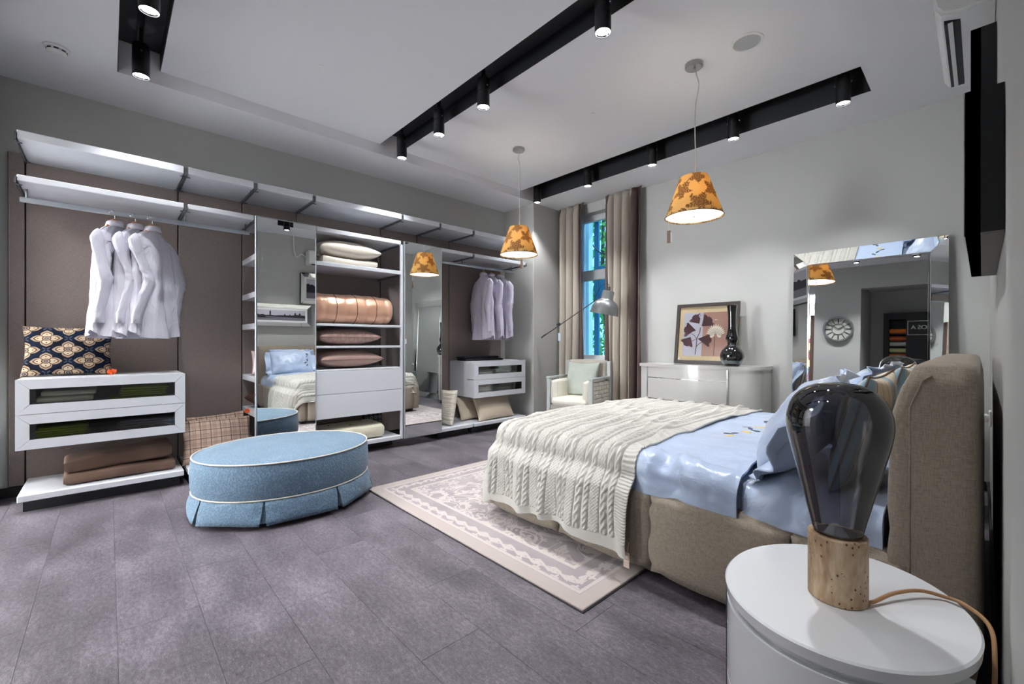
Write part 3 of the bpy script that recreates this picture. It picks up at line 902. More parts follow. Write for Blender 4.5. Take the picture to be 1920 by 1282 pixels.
# skirt: separate panels, straight across like box pleats, with tucked gaps
NP = 8
for p in range(NP):
    a0 = 2 * pi * (p + 0.42) / NP + 0.006; a1 = 2 * pi * (p + 1.42) / NP - 0.006
    bm = BM(); rows = []
    m_ = 18
    A = Vector(oell(0.050, a0)); Bq = Vector(oell(0.050, a1))
    for j in range(7):
        v = j / 6; row = []
        for i in range(m_ + 1):
            u = i / m_; u = (u - 0.5) * (1 - 0.075 * v) + 0.5; a = a0 + (a1 - a0) * u
            P0 = Vector(oell(0.004, a)); ch = A.lerp(Bq, u)
            Pout = Vector(oell(0.045, a))
            P1 = ch.lerp(Pout, 0.45)
            w = v ** 0.85
            P = P0.lerp(P1, w)
            bulge = 0.012 * sin(pi * u) * sin(pi * v) + 0.006 * nz(u * 3 + p, v * 2, 0, 1.5)
            nrm = (P0 - Vector(OC)).normalized()
            P = P + nrm * bulge
            row.append((P.x, P.y, 0.165 - 0.138 * v + 0.006 * sin(pi * u) * v))
        # fold the ends inwards
        e0 = Vector(row[0][:2]); e1 = Vector(row[-1][:2])
        i0 = e0 + (Vector(OC) - e0).normalized() * 0.05 * v + (e1 - e0).normalized() * 0.015; i1 = e1 + (Vector(OC) - e1).normalized() * 0.05 * v + (e0 - e1).normalized() * 0.015
        row = [(i0.x, i0.y, row[0][2])] + row + [(i1.x, i1.y, row[-1][2])]
        rows.append(row)
    # thickness
    loft(bm, rows, cap=False, close=False)
    o = obj('skirt_panel', bm, M_denim, ot, 55)
    sm = o.modifiers.new('thick', 'SOLIDIFY'); sm.thickness = 0.004
bm = BM(); loft(bm, [[oell(k, 2 * pi * i / n) + (z,) for i in range(n)] for k, z in ((-0.002, 0.165), (0.006, 0.03))], cap=False); obj('under_skirt', bm, M_denim, ot, 180)
M_dark = mat('dark_wood_foot', S(34, 28, 26), 0.5)
obj('base', lathe(BM(), [(0.9, 0.02), (0.9, 0.16)], 48, (OC[0], OC[1], 0), True, OA * 1.0, OB * 1.0), M_dark, ot, 40)
for a in (0.8, 2.35, 3.95, 5.5):
    fx, fy = oell(-0.06, a); obj('foot', lathe(BM(), [(0.02, 0), (0.026, 0.03)], 14, (fx, fy, 0)), M_dark, ot, 40)

# ================================================================== rug
RX0, RX1, RY0, RY1 = -3.10, -1.10, 1.412, 3.95
def rug_fn(t):
    x, y, z = t.coords('Object')
    hx, hy = (RX1 - RX0) / 2, (RY1 - RY0) / 2
    d = (hx - x.abs()).min(hy - y.abs())          # distance to the border
    wob = t.noise(60, 3); w2 = (wob - 0.5) * 0.012
    dd = d + w2 * 0.4
    grey = t.ramp(t.noise(4, 4), [(0.3, S(140, 132, 134)), (0.7, S(158, 149, 150))]); pale = S(182, 171, 168)
    c = grey
    # scrolling field pattern
    n1 = t.noise(4.2, 1, None, 0.4, 1.4); n2 = t.noise(7.5, 1, None, 0.4, 1.0)
    c = t.mix((n1.near(0.5, 0.022)).max(n1.near(0.40, 0.016)), c, pale)
    c = t.mix(n2.near(0.55, 0.020), c, pale)
    def blossoms(p, ox, oy, R0, k):
        u = (x / p + ox).fract() - 0.5; v = (y / p + oy).fract() - 0.5
        r = (u * u + v * v).sqrt(); th = v.atan2(u)
        return r < ((th * k).cos() * 0.07 + R0 + (wob - 0.5) * 0.14)
    c = t.mix(blossoms(0.26, 0.1, 0.3, 0.15, 5.0), c, pale)
    c = t.mix(blossoms(0.15, 0.4, 0.7, 0.10, 4.0), c, pale)
    c = t.mix(blossoms(0.26, 0.1, 0.3, 0.02, 5.0), c, grey)
    # border: plain rim, line, small running motif, line
    inb = d < 0.235
    c = t.mix(inb, c, grey)
    def run(s): return (((s + w2 * 3.0) * 60.0).sin() * 0.014 + 0.145 + w2)
    m1 = (d - run(x + y)).abs() < 0.013
    m2 = (d - run(y - x + 0.06)).abs() < 0.009
    c = t.mix(inb * (m1.max(m2)), c, pale)
    c = t.mix(inb * blossoms(0.12, 0.2, 0.2, 0.14, 4.0) * (d.near(0.145, 0.045)), c, pale)
    c = t.mix(dd.near(0.235, 0.011).max(dd.near(0.088, 0.010)), c, pale)
    c = t.mix(d < 0.075, c, S(168, 157, 152))
    t.bump(t.noise(420, 2) + t.noise(90, 2) * 0.4, 0.5, 0.004)
    return c
M_rug = mat('wool_rug', S(180, 166, 160), 0.95, fn=rug_fn)
M_rugedge = mat('rug_backing', S(52, 48, 50), 0.9)
rg = thing('area_rug', 'pale mauve-grey patterned wool rug under the foot of the bed', 'rug', ((RX0 + RX1) / 2, (RY0 + RY1) / 2, 0))
obj('pile', box(BM(), RX0, RX1, RY0, RY1, 0.003, 0.014, 0.003), M_rug, rg)
obj('backing', box(BM(), RX0 - 0.004, RX1 + 0.004, RY0 - 0.004, RY1 + 0.004, 0.0003, 0.0045), M_rugedge, rg)

# ================================================================== bed
def linen_fn(t):
    x, y, z = t.coords('World')
    a = t.noise(330, 2, t.comb(x, y, z * 0.15)); b = t.noise(330, 2, t.comb(x * 0.15, y * 0.3, z)); g = (a + b) * 0.5
    t.bump(g, 0.35, 0.0015)
    return t.ramp(g, [(0.30, S(118, 107, 95)), (0.5, S(140, 128, 114)), (0.70, S(156, 144, 130))])
M_linen = mat('beige_upholstery', S(176, 160, 142), 0.9, fn=linen_fn, sheen=0.1)
bed = thing('bed', 'double bed with padded beige linen frame and tall headboard', 'bed', (-1.1, 2.7, 0))
BX0, BX1, BY0, BY1 = -2.12, -0.17, 1.84, 3.56
def pad(x0, x1, y0, y1, z0, z1, r=0.05, puff=0.012, seed=0, face=None, wr=0.004):
    """puffy upholstered segment"""
    bm = BM(); b2 = box(BM(), x0, x1, y0, y1, z0, z1)
    bmesh.ops.subdivide_edges(b2, edges=b2.edges, cuts=11, use_grid_fill=True)
    cx, cy, cz = (x0 + x1) / 2, (y0 + y1) / 2, (z0 + z1) / 2
    for v in b2.verts:
        p = v.co.copy()
        u = Vector(((p.x - cx) / ((x1 - x0) / 2), (p.y - cy) / ((y1 - y0) / 2), (p.z - cz) / ((z1 - z0) / 2)))
        # round the box: pull towards inner box
        q = Vector((min(max(p.x, x0 + r), x1 - r), min(max(p.y, y0 + r), y1 - r), min(max(p.z, z0 + r), z1 - r)))
        d = p - q
        if d.length > 1e-6: p = q + d.normalized() * min(d.length, r)
        k = (1 - u.x ** 4 if abs(u.x) < 0.999 else 1) * (1 - u.y ** 4 if abs(u.y) < 0.999 else 1) * (1 - u.z ** 4 if abs(u.z) < 0.999 else 1)
        nrm = Vector((u.x if abs(u.x) > 0.98 else 0, u.y if abs(u.y) > 0.98 else 0, u.z if abs(u.z) > 0.98 else 0))
        p += nrm * (puff * k + wr * nz(p.x * 3, p.y * 3, p.z * 3 + seed, 3))
        v.co = p
    return b2
xs = [-2.12, -1.57, -1.02, -0.47, -0.16]
for k, (a, b) in enumerate(zip(xs, xs[1:])):
    a2 = a - 0.05 if k == 0 else a
    obj('side_panel', pad(a2 + 0.001, b - 0.001, 1.80, 1.93, 0.065, 0.405, 0.045, 0.02, k), M_linen, bed, 180)
    obj('side_panel', pad(a2 + 0.001, b - 0.001, 3.47, 3.60, 0.065, 0.405, 0.045, 0.02, k + 5), M_linen, bed, 180)
ys = [1.93, 2.45, 2.96, 3.47]
for k, (a, b) in enumerate(zip(ys, ys[1:])):
    obj('foot_panel', pad(-2.19, -2.06, a + 0.001, b - 0.001, 0.065, 0.405, 0.045, 0.02, k + 9), M_linen, bed, 180)
obj('slat_base', box(BM(), -2.06, -0.17, 1.93, 3.47, 0.16, 0.26), M_dark, bed)
for x_, y_ in ((-2.08, 1.90), (-0.3, 1.90), (-2.08, 3.5), (-0.3, 3.5)):
    obj('foot', box(BM(), x_ - 0.03, x_ + 0.03, y_ - 0.03, y_ + 0.03, 0.0145 if x_ < -1 else 0.0, 0.07, 0.004), M_black, bed)
hb = obj('headboard', pad(-0.160, 0.004, 1.799, 3.601, 0.10, 1.035, 0.045, 0.002, 3, wr=0.001), M_linen, bed, 180)
hy = [1.80, 2.40, 3.00, 3.60]
for k, (a, b) in enumerate(zip(hy, hy[1:])):
    bm = pad(-0.205, -0.085, a + 0.0012, b - 0.0012, 0.12, 1.031, 0.036, 0.003, k + 21, wr=0.002)
    for v in bm.verts:
        if v.co.z > 0.80: v.co.x += 0.055 * ((v.co.z - 0.80) / 0.23) ** 1.6
        if v.co.z < 0.3: v.co.x += 0.02 * ((0.3 - v.co.z) / 0.18)
        v.co.x += 0.005 * sin(v.co.z * 30 + 2 * nz(v.co.y, v.co.z, k, 3)) * min(1, max(0, (-0.165 - v.co.x) / 0.03))
    obj('headboard_cushion', bm, M_linen, hb, 180)
# seam piping round the side of the headboard
obj('seam', tube(BM(), [(-0.150, 1.7985, 0.12), (-0.150, 1.7985, 0.90), (-0.120, 1.7985, 0.985), (-0.10, 1.80, 1.0)], 0.0022, 6), M_linen, hb, 180)

def satin_fn(c, c2):
    def fn(t):
        x, y, z = t.coords('World')
        n = t.noise(5, 3, None, 0.5, 0.6); n2 = t.noise(8, 3, None, 0.55, 1.6); t.bump(n + (n2 - 0.5).abs() * 0.45, 0.36, 0.03)
        return t.mix(t.noise(2.5, 2), c, c2)
    return fn
M_satin = mat('pale_blue_satin', S(172, 198, 232), 0.28, fn=satin_fn(S(164, 180, 208), S(182, 196, 220)), sheen=0.3)
M_sheet = mat('blue_satin_sheet', S(168, 190, 222), 0.34, fn=satin_fn(S(150, 164, 190), S(162, 176, 200)), sheen=0.2)
ma = obj('mattress', pad(-2.07, -0.225, 1.875, 3.525, 0.26, 0.535, 0.05, 0.012, 2, wr=0.002), M_sheet, None, 180)
tag(ma, 'mattress covered by a smooth pale blue satin sheet', 'mattress')

def drape(X0, X1, T0, T1, ztop, rect, r, nx, ny, off=0.0, foldk=None, relief=None, crown=0.02, rx=True, wr=None, zfloor=None):
    """cloth sheet given in flat coordinates (X0..X1, T0..T1) laid over a rounded box rect=(x0,x1,y0,y1)"""
    bm = BM(); G_ = []
    x0, x1, y0, y1 = rect
    def pos(px, py):
        qx = min(max(px, x0 + r), x1 - r) if rx else px
        qy = min(max(py, y0 + r), y1 - r)
        dx, dy = px - qx, py - qy; d = sqrt(dx * dx + dy * dy)
        cr = crown * (1 - ((qy - (y0 + y1) / 2) / ((y1 - y0) / 2)) ** 4)
        if d < 1e-6: return Vector((px, py, ztop + cr)), Vector((0, 0, 1)), 0.0, (0, 0)
        ox, oy = dx / d, dy / d
        arc = r * pi / 2
        if d < arc:
            a = d / r
            return Vector((qx + ox * r * sin(a), qy + oy * r * sin(a), ztop + cr * cos(a) - r * (1 - cos(a)))), Vector((ox * sin(a), oy * sin(a), cos(a))), 0.0, (ox, oy)
        dr = d - arc
        return Vector((qx + ox * r, qy + oy * r, ztop - r - dr)), Vector((ox, oy, 0)), dr, (ox, oy)
    for i in range(nx + 1):
        row = []
        px = X0 + (X1 - X0) * i / nx
        for j in range(ny + 1):
            a0_ = T0(px) if callable(T0) else T0; a1_ = T1(px) if callable(T1) else T1
            py = a0_ + (a1_ - a0_) * j / ny
            p, nrm, dr, o_ = pos(px, py)
            h = off
            if foldk: h += foldk(px, py, dr, p)
            if relief: h += relief(px, py, dr)
            p = p + nrm * h
            if wr: p += wr(px, py, dr, p)
            row.append(bm.verts.new(p))
        G_.append(row)
    for i in range(nx):
        for j in range(ny):
            bm.faces.new((G_[i][j], G_[i + 1][j], G_[i + 1][j + 1], G_[i][j + 1]))
    return bm

RECT = (-2.10, -0.20, 1.845, 3.555)
# duvet: from the foot to just below the pillows
def duv_fold(px, py, dr, p):
    h = 0.014 * nz(px * 2.2, py * 2.2, 3, 1.6) + 0.007 * nz(px, py, 8, 7)
    e = max(0.0, 1.0 - abs(py - 1.86) / 0.16)
    e = e * e * (3 - 2 * e) * max(0.0, min(1.0, (px + 1.15) / 0.10))
    h += e * (0.018 * (sin(px * 21 + (py - 1.8) * 14 + 3 * nz(px * 1.4, py, 0, 3)) + 0.4) + 0.016 * nz(px * 3, py * 1.5, 5, 6) + 0.022 * (0.35 - abs(nz(px * 1.1 + py * 0.8, py * 1.6 - px * 0.3, 2, 5)))+ 0.016 * (0.25 - abs(nz(px * 1.3 + py * 0.9, py * 2.4, 11, 8))))
    h += 0.010 * (0.3 - abs(nz(px * 0.8 + py * 0.3, py * 1.2, 6, 4))) * (1 if px > -1.15 else 0.2)
    return h
bm = drape(-2.13, -0.655, 1.700, 3.70, 0.545, RECT, 0.055, 170, 220, 0.03, duv_fold, None, 0.03, True)
du = obj('duvet', bm, M_satin, None, 180)
sm = du.modifiers.new('thick', 'SOLIDIFY'); sm.thickness = 0.008; sm.offset = -1; du.modifiers.new('crisp_rim', 'EDGE_SPLIT').split_angle = radians(65)
tag(du, 'pale blue satin duvet hanging over the near side of the bed', 'duvet')
M_embd = mat('charcoal_embroidery', S(60, 66, 80), 0.7); M_emby = mat('yellow_embroidery', S(222, 186, 92), 0.7)
def petal(cx, cy, cz, ang, L, w):
    bm = BM(); pts = []
    for k in range(12):
        a = 2 * pi * k / 12; u, v = L * cos(a), w * sin(a) * (1 - 0.4 * cos(a))
        pts.append((cx + u * cos(ang) - v * sin(ang), cy + u * sin(ang) + v * cos(ang)))
    loft(bm, [[(x_, y_, cz) for x_, y_ in pts], [(x_, y_, cz + 0.004) for x_, y_ in pts]])
    return bm
for (x_, y_, c_) in ((-0.93, 2.46, 0), (-0.905, 2.50, 0), (-0.92, 2.70, 0), (-0.89, 2.66, 0), (-0.85, 2.62, 0), (-0.90, 2.98, 0), (-0.88, 2.93, 0), (-0.88, 2.57, 1), (-0.89, 2.77, 1), (-0.905, 2.41, 1), (-0.86, 2.80, 1)):
    zt_ = 0.545 + 0.03 * (1 - ((y_ - 2.7) / 0.855) ** 4) + 0.03 + 0.014 * nz(x_ * 2.2, y_ * 2.2, 3, 1.6) + 0.007 * nz(x_, y_, 8, 7)
    obj('embroidered_petal', petal(x_, y_, zt_ - 0.001, random.uniform(0, 3), 0.028, 0.012), M_emby if c_ else M_embd, du)

# knitted throw
def throw_relief(px, py, dr):
    P_ = 0.140
    s = (px / P_) % 1.0 * 0.185                        # position in the repeat
    h = 0.0
    def cable(c, w, pitch):
        u = (s - c) / w
        if abs(u) > 1: return 0.0
        a = 2 * pi * py / pitch
        q1 = math.exp(-((u - 0.5 * sin(a)) / 0.42) ** 2) * (0.75 + 0.25 * cos(a)); q2 = math.exp(-((u + 0.5 * sin(a)) / 0.42) ** 2) * (0.75 - 0.25 * cos(a))
        return max(q1, q2)
    h += 0.0130 * cable(0.026, 0.024, 0.085)
    h += 0.0115 * cable(0.083, 0.020, 0.060)
    if 0.108 < s < 0.178:
        h += 0.0075 * (0.5 + 0.5 * sin(s * 2 * pi / 0.0233) * sin(py * 2 * pi / 0.0175))
    for c in (0.053, 0.104, 0.181): h -= 0.005 * math.exp(-((s - c) / 0.0050) ** 2)
    edge = (-1.10 - px)
    if edge < 0.075: h = 0.0035 * sin(py * 2 * pi / 0.0135)
    if dr > 0.315: h = 0.0012 * sin(py * 2 * pi / 0.009)
    return h
def throw_fold(px, py, dr, p):
    h = duv_fold(px, py, dr, p) + 0.003 * nz(px * 2, py * 1.2, 2, 3) + 0.004
    h += 0.014 * max(0, sin((px + 0.16 * py) * 46 + 5 * nz(px, py, 1, 2))) ** 3 * max(0, min(1, (py - 2.0) / 0.3))
    side = max(0.0, min(1.0, dr / 0.10)); side = side * side * (3 - 2 * side)
    h += 0.052 * side * (1.0 if py < 2.7 else 0.4)
    k = max(0.0, min(1.0, dr / 0.32))
    f = 0.5 + 0.5 * sin(px * 27 + 2.6 * nz(px * 1.5, 0.0, 7, 2) + 1.0)
    h += k * (0.045 * f ** 1.5 + 0.012 * nz(px * 5, dr * 2, 3, 2))
    return h
def throw_wr(px, py, dr, p):
    return Vector((0.0, 0.0, 0.0))
T0f = lambda px: 1.845 + 0.055 - (0.055 * pi / 2) - 0.36 - 0.012 * sin(px * 9) - 0.015 * (px + 1.6)
bm = drape(-2.31, -1.10, T0f, 3.72, 0.545, RECT, 0.055, 340, 640, 0.0355, throw_fold, throw_relief, 0.03, True)
def knit_fn(t):
    x, y, z = t.coords('World')
    n = t.noise(300, 2); t.bump(n, 0.35, 0.002)
    return t.mix(t.noise(10, 3), S(176, 173, 166), S(192, 189, 183))
M_knit = mat('cream_wool_knit', S(226, 219, 204), 0.95, fn=knit_fn)
th = obj('knitted_throw', bm, M_knit, None, 180)
sm = th.modifiers.new('thick', 'SOLIDIFY'); sm.thickness = 0.006; sm.offset = -1; th.modifiers.new('crisp_rim', 'EDGE_SPLIT').split_angle = radians(75)
tag(th, 'cream cable-knit throw spread over the foot of the bed', 'throw')
# price tag of the bed
M_tag = mat('pinkish_card', S(206, 184, 170), 0.7); M_print = mat('card_print', S(232, 222, 214), 0.7)
pt = obj('price_tag', box(BM(), -1.135, -1.105, 1.760, 1.762, 0.055, 0.125), M_tag)
tag(pt, 'small pinkish price tag hanging from the bed frame by the throw', 'tag')
obj('cord', cyl(BM(), (-1.120, 1.772, 0.124), (-1.120, 1.780, 0.165), 0.001, seg=6), M_print, pt)
obj('print', box(BM(), -1.128, -1.112, 1.7590, 1.7602, 0.098, 0.112), M_print, pt); obj('print', box(BM(), -1.130, -1.110, 1.7590, 1.7602, 0.085, 0.089), M_print, pt)

# pillows on the bed.  local x -> Y, y -> up, z -> -X (face away from the headboard)
def bedstand(lean, yaw=0.0, roll=0.0):
    Mx = Matrix(((0, 0, -1), (-1, 0, 0), (0, 1, 0)))
    return (Matrix.Rotation(yaw, 3, 'Z') @ Matrix.Rotation(lean, 3, 'Y') @ Mx @ Matrix.Rotation(roll, 3, 'Z')).to_euler('XYZ')
def stripe_fn(t):
    x, y, z = t.coords('Object')
    u = (x / 0.30 + 0.5).fract()
    c = S(226, 214, 194)
    for p, w, cc in ((0.40, 0.05, S(150, 184, 200)), (0.55, 0.06, S(160, 190, 204)), (0.475, 0.012, S(90, 74, 68)), (0.32, 0.012, S(140, 110, 90)), (0.64, 0.012, S(140, 110, 90)), (0.1, 0.03, S(214, 196, 172)), (0.85, 0.03, S(214, 196, 172))):
        c = t.mix(u.near(p, w), c, cc)
    t.bump(t.noise(400, 2), 0.2, 0.001)
    return c
M_stripe = mat('striped_linen', S(220, 208, 190), 0.8, fn=stripe_fn)
M_ppipe = mat('brown_cushion_piping', S(120, 96, 84), 0.8)
for y_, lab in ((2.22, 'cream cushion with blue stripes against the near half of the headboard'), (3.15, 'cream cushion with blue stripes against the far half of the headboard')):
    pillow('striped_cushion', lab, 0.58, 0.44, 0.14, M_stripe, (-0.320, y_, 0.765), bedstand(0.26), piping=M_ppipe)
def sham(lab, loc, rot, seed):
    """satin pillow with a loose flange that ruffles at the ends"""
    o = pillow('satin_pillow', lab, 0.62, 0.43, 0.22, M_satin, loc, rot, 'pillow', n=36, wr=0.020, seed=seed, pinch=0.04)
    bm = BM(); N_ = 160; rows = []
    for v in range(6):
        f = v / 5; row = []
        for k in range(N_):
            a = 2 * pi * k / N_
            c, s_ = cos(a), sin(a)
            ex = math.copysign(abs(c) ** 0.35, c); ey = math.copysign(abs(s_) ** 0.35, s_)
            g = 0.96 + 0.0 * f
            ruff = f * (0.016 * sin(a * 13 + seed + 3 * nz(ex * 2, ey * 2, seed, 1.5)) + 0.05 * nz(ex * 2, ey * 2, seed, 1.7))
            row.append((ex * (0.298 + (0.085 * f) * (1.0 if abs(c) > 0.5 else 0.5)), ey * (0.205 + 0.055 * f), ruff * (0.4 + 0.9 * abs(ex)) + 0.002))
        rows.append(row)
    loft(bm, rows, cap=False)
    fl2 = obj('flange', bm, M_satin, o, 180, local=True)
    sm = fl2.modifiers.new('thick', 'SOLIDIFY'); sm.thickness = 0.004
    for k, (u, v) in enumerate(((-0.20, 0.06), (-0.22, 0.0), (-0.19, -0.05), (-0.23, 0.11), (-0.21, -0.10))):
        obj('embroidered_petal', petal(u, v, 0.088, k * 1.3, 0.024, 0.010), M_embd, o, local=True)
    return o
sham('pale blue satin pillow with ruffled flange on the near side of the bed', (-0.515, 2.21, 0.755), bedstand(0.58, 0.10, 0.0), 1)
sham('pale blue satin pillow with ruffled flange on the far side of the bed', (-0.45, 3.08, 0.765), bedstand(0.50, -0.06, 0.0), 4)
# crumpled turned-back sheet beside the near pillow
def turn_fold(px, py, dr, p):
    return 0.022 * nz(px * 4, py * 3, 9, 2.2) + 0.012 * sin(px * 40 + 5 * nz(px, py, 2, 3)) * (1 if dr < 0.06 else 0.2)
bm = drape(-0.64, -0.22, 1.74, 3.60, 0.535, RECT, 0.055, 50, 150, 0.016, turn_fold, None, 0.01, False)
ts = obj('turned_back_sheet', bm, M_satin, None, 180)
sm = ts.modifiers.new('thick', 'SOLIDIFY'); sm.thickness = 0.006; sm.offset = -1; ts.modifiers.new('crisp_rim', 'EDGE_SPLIT').split_angle = radians(65)
tag(ts, 'crumpled blue satin top sheet folded below the pillows', 'sheet')

# ================================================================== nightstands with lamps
def trav_fn(t):
    x, y, z = t.coords('Object')
    v = t.comb(x * 2.2, y * 2.2, z * 0.7)
    n = t.noise(9, 5, v, 0.6, 0.8); n2 = t.noise(60, 3, v, 0.6)
    pits = t.voro(75, t.comb(x * 1.3, y * 1.3, z)); gate = t.noise(16, 2)
    pit = (pits < 0.22) * (gate > 0.48)
    c = t.ramp(n * 0.8 + n2 * 0.2, [(0.36, S(136, 106, 78)), (0.5, S(176, 148, 116)), (0.64, S(206, 184, 156))])
    t.bump(1.0 - pit, 0.6, 0.004)
    return t.mix(pit, c, S(92, 68, 50))
M_trav = mat('travertine', S(196, 166, 130), 0.55, fn=trav_fn)
M_cord = mat('tan_textile_cord', S(178, 136, 98), 0.8)
def nightstand(lab, cx, cy, zt=0.50):
    A_, B_ = 0.238, 0.274
    t = thing('nightstand', lab, 'nightstand', (cx, cy, 0))
    def el(k, a): return cx + (A_ + k) * cos(a), cy + (B_ + k) * sin(a)
    n = 96
    loftpts = lambda prof: [[el(k, 2 * pi * i / n) + (z,) for i in range(n)] for k, z in prof]
    bm = BM(); loft(bm, loftpts([(-0.008, zt - 0.030), (-0.002, zt - 0.026), (0.0, zt - 0.004), (-0.004, zt)])); obj('top', bm, M_gloss, t, 35)
    bm = BM(); loft(bm, loftpts([(-0.022, 0.02), (-0.022, zt - 0.030)])); obj('body', bm, M_gloss, t, 35)
    bm = BM(); loft(bm, loftpts([(-0.05, 0.0), (-0.05, 0.021)])); obj('plinth', bm, M_black, t, 35)
    # curved drawer fronts, open end on the left side
    a0, a1 = radians(198), radians(345)
    for z0, z1 in ((0.265, zt - 0.046), (0.030, 0.260)):
        bm = BM(); k_ = 48
        outer = [el(-0.004, a0 + (a1 - a0) * i / k_) for i in range(k_ + 1)]; inner = [el(-0.021, a0 + (a1 - a0) * i / k_) for i in range(k_ + 1)]
        poly = outer + list(reversed(inner))
        prism(bm, poly, 'z', z0, z1); d = obj('drawer', bm, M_gloss, t, 35)
        bm = BM(); aa = a0 - radians(6)
        o2 = [el(0.0, aa + (a0 - aa) * i / 8) for i in range(8)]; i2 = [el(-0.0215, aa + (a0 - aa) * i / 8) for i in range(8)]
        prism(bm, o2 + list(reversed(i2)), 'z', z0, z1); obj('handle', bm, M_steel, d, 35)
    return t
def bulb_lamp(lab, x, y, z, cord):
    t = thing('table_lamp', lab, 'table lamp', (x, y, z))
    obj('base', lathe(BM(), [(0.056, 0.0), (0.058, 0.002), (0.058, 0.148), (0.056, 0.150)], 48), M_trav, t, 40, local=True)
    obj('socket_plate', lathe(BM(), [(0.036, 0.150), (0.036, 0.153)], 32), M_alu, t, 40, local=True)
    prof = [(0.0475, 0.151), (0.055, 0.185), (0.067, 0.235), (0.079, 0.285), (0.091, 0.335), (0.0995, 0.372), (0.1035, 0.405), (0.1005, 0.435), (0.090, 0.463), (0.071, 0.485), (0.046, 0.498), (0.022, 0.5025), (0.0008, 0.504)]
    pv = [(p.x, p.z) for p in smoothpath([(r, 0, zz) for r, zz in prof], 4)]
    obj('glass_bulb', lathe(BM(), pv, 64, cap=False), M_glass_bulb, t, 180, local=True)
    if cord: obj('cord', tube(BM(), smoothpath(cord, 8), 0.0042, 8), M_cord, t, 180)
    return t
nightstand('glossy white oval nightstand in the right foreground', -0.234, 1.283)
bulb_lamp('smoked glass bulb lamp on travertine base in the foreground', -0.232, 1.262, 0.5005,
          [(-0.192, 1.25, 0.512), (-0.17, 1.275, 0.508), (-0.14, 1.34, 0.515), (-0.10, 1.40, 0.515), (-0.06, 1.425, 0.508), (-0.025, 1.41, 0.51), (0.012, 1.37, 0.495), (0.018, 1.32, 0.44), (0.014, 1.29, 0.33), (0.016, 1.30, 0.20), (0.016, 1.33, 0.05)])
nightstand('white oval nightstand hidden behind the far side of the bed', -0.29, 4.10)
bulb_lamp('smoked glass bulb lamp behind the headboard on the far side', -0.405, 4.12, 0.5005, None)
# ================================================================== dresser with picture and vase
M_dress = mat('pale_grey_lacquer', S(222, 221, 216), 0.14, coat=0.5)
dr_ = thing('dresser', 'pale glossy bow-front dresser against the far wall', 'dresser', (-2.0, 4.5, 0))
def dpoly(k, x0=-2.60, x1=-1.40):
    pts = [(x0 - k, 4.755), (x0 - k, 4.385 - k)]
    fr = []
    for i in range(25):
        u = i / 24; X = x0 - k + (x1 - 0.20 - (x0 - k)) * u
        fr.append((X, 4.385 - k - 0.085 * sin(pi * min(1, u * 0.92 + 0.04)) + 0.0))
    pts += fr[1:]
    cx, cy = x1 - 0.20, fr[-1][1] + 0.22
    for i in range(1, 13):
        a = -pi / 2 + (pi / 2) * i / 12
        pts.append((cx + (0.20 + k) * cos(a), cy + (0.22 + 0.0) * sin(a)))
    pts.append((x1 + k, 4.755))
    return pts
obj('top', prism(BM(), dpoly(0.012), 'z', 0.832, 0.866), M_dress, dr_, 35)
obj('body', prism(BM(), dpoly(0.0), 'z', 0.06, 0.832), M_dress, dr_, 35)
obj('plinth', prism(BM(), dpoly(-0.04), 'z', 0.0, 0.06), M_black, dr_, 35)
def dfront(X):
    pl = dpoly(0.0); best = None
    for (xa, ya), (xb, yb_) in zip(pl[1:26], pl[2:27]):
        if xa <= X <= xb: return ya + (yb_ - ya) * (X - xa) / max(xb - xa, 1e-6)
    return 4.35
dx0, dx1 = -2.49, -1.665
for z0, z1 in ((0.722, 0.828), (0.497, 0.714), (0.270, 0.489), (0.070, 0.262)):
    xs_ = [dx0 + (dx1 - dx0) * i / 20 for i in range(21)]
    poly = [(x_, dfront(x_) - 0.010) for x_ in xs_] + [(x_, dfront(x_) + 0.002) for x_ in reversed(xs_)]
    d = obj('drawer', prism(BM(), poly, 'z', z0, z1), M_dress, dr_, 35)
    poly = [(x_, dfront(x_) - 0.0045) for x_ in xs_] + [(x_, dfront(x_) + 0.002) for x_ in reversed(xs_)]
    obj('chrome_strip', prism(BM(), poly, 'z', z0 - 0.0075, z0 - 0.0005), M_chrome, d, 35)
for x_ in (dx0 - 0.012, dx1 + 0.001):
    obj('chrome_edge', box(BM(), x_, x_ + 0.011, dfront(x_ + 0.005) - 0.012, dfront(x_ + 0.005) + 0.002, 0.065, 0.83), M_chrome, dr_)

M_espresso = mat('espresso_wood', S(44, 34, 32), 0.4)
M_matte = mat('cream_mat_board', S(226, 204, 164), 0.8); M_lil = mat('lilac_print', S(204, 202, 216), 0.7); M_terr = mat('terracotta_print', S(172, 132, 118), 0.7)
M_maroon = mat('maroon_print', S(72, 38, 44), 0.7); M_ivory = mat('ivory_print', S(240, 234, 216), 0.7)
PWd, PHt = 0.655, 0.650
pic = thing('framed_picture', 'square framed print of maroon leaves and a white flower on the dresser', 'picture', (-1.985, 4.600, 0.8665), (-0.14, 0, 0))
def lbox(n, x0, x1, y0, y1, z0, z1, m, p, bev=0.0): return obj(n, box(BM(), x0, x1, y0, y1, z0, z1, bev), m, p, local=True)
bm = BM(); fw = 0.034
for poly in ([(-PWd / 2, 0), (PWd / 2, 0), (PWd / 2 - fw, fw), (-PWd / 2 + fw, fw)], [(-PWd / 2, PHt), (-PWd / 2 + fw, PHt - fw), (PWd / 2 - fw, PHt - fw), (PWd / 2, PHt)],
             [(-PWd / 2, 0), (-PWd / 2 + fw, fw), (-PWd / 2 + fw, PHt - fw), (-PWd / 2, PHt)], [(PWd / 2, 0), (PWd / 2, PHt), (PWd / 2 - fw, PHt - fw), (PWd / 2 - fw, fw)]):
    prism(bm, poly, 'y', -0.025, 0.0)
obj('frame', bm, M_espresso, pic, local=True)
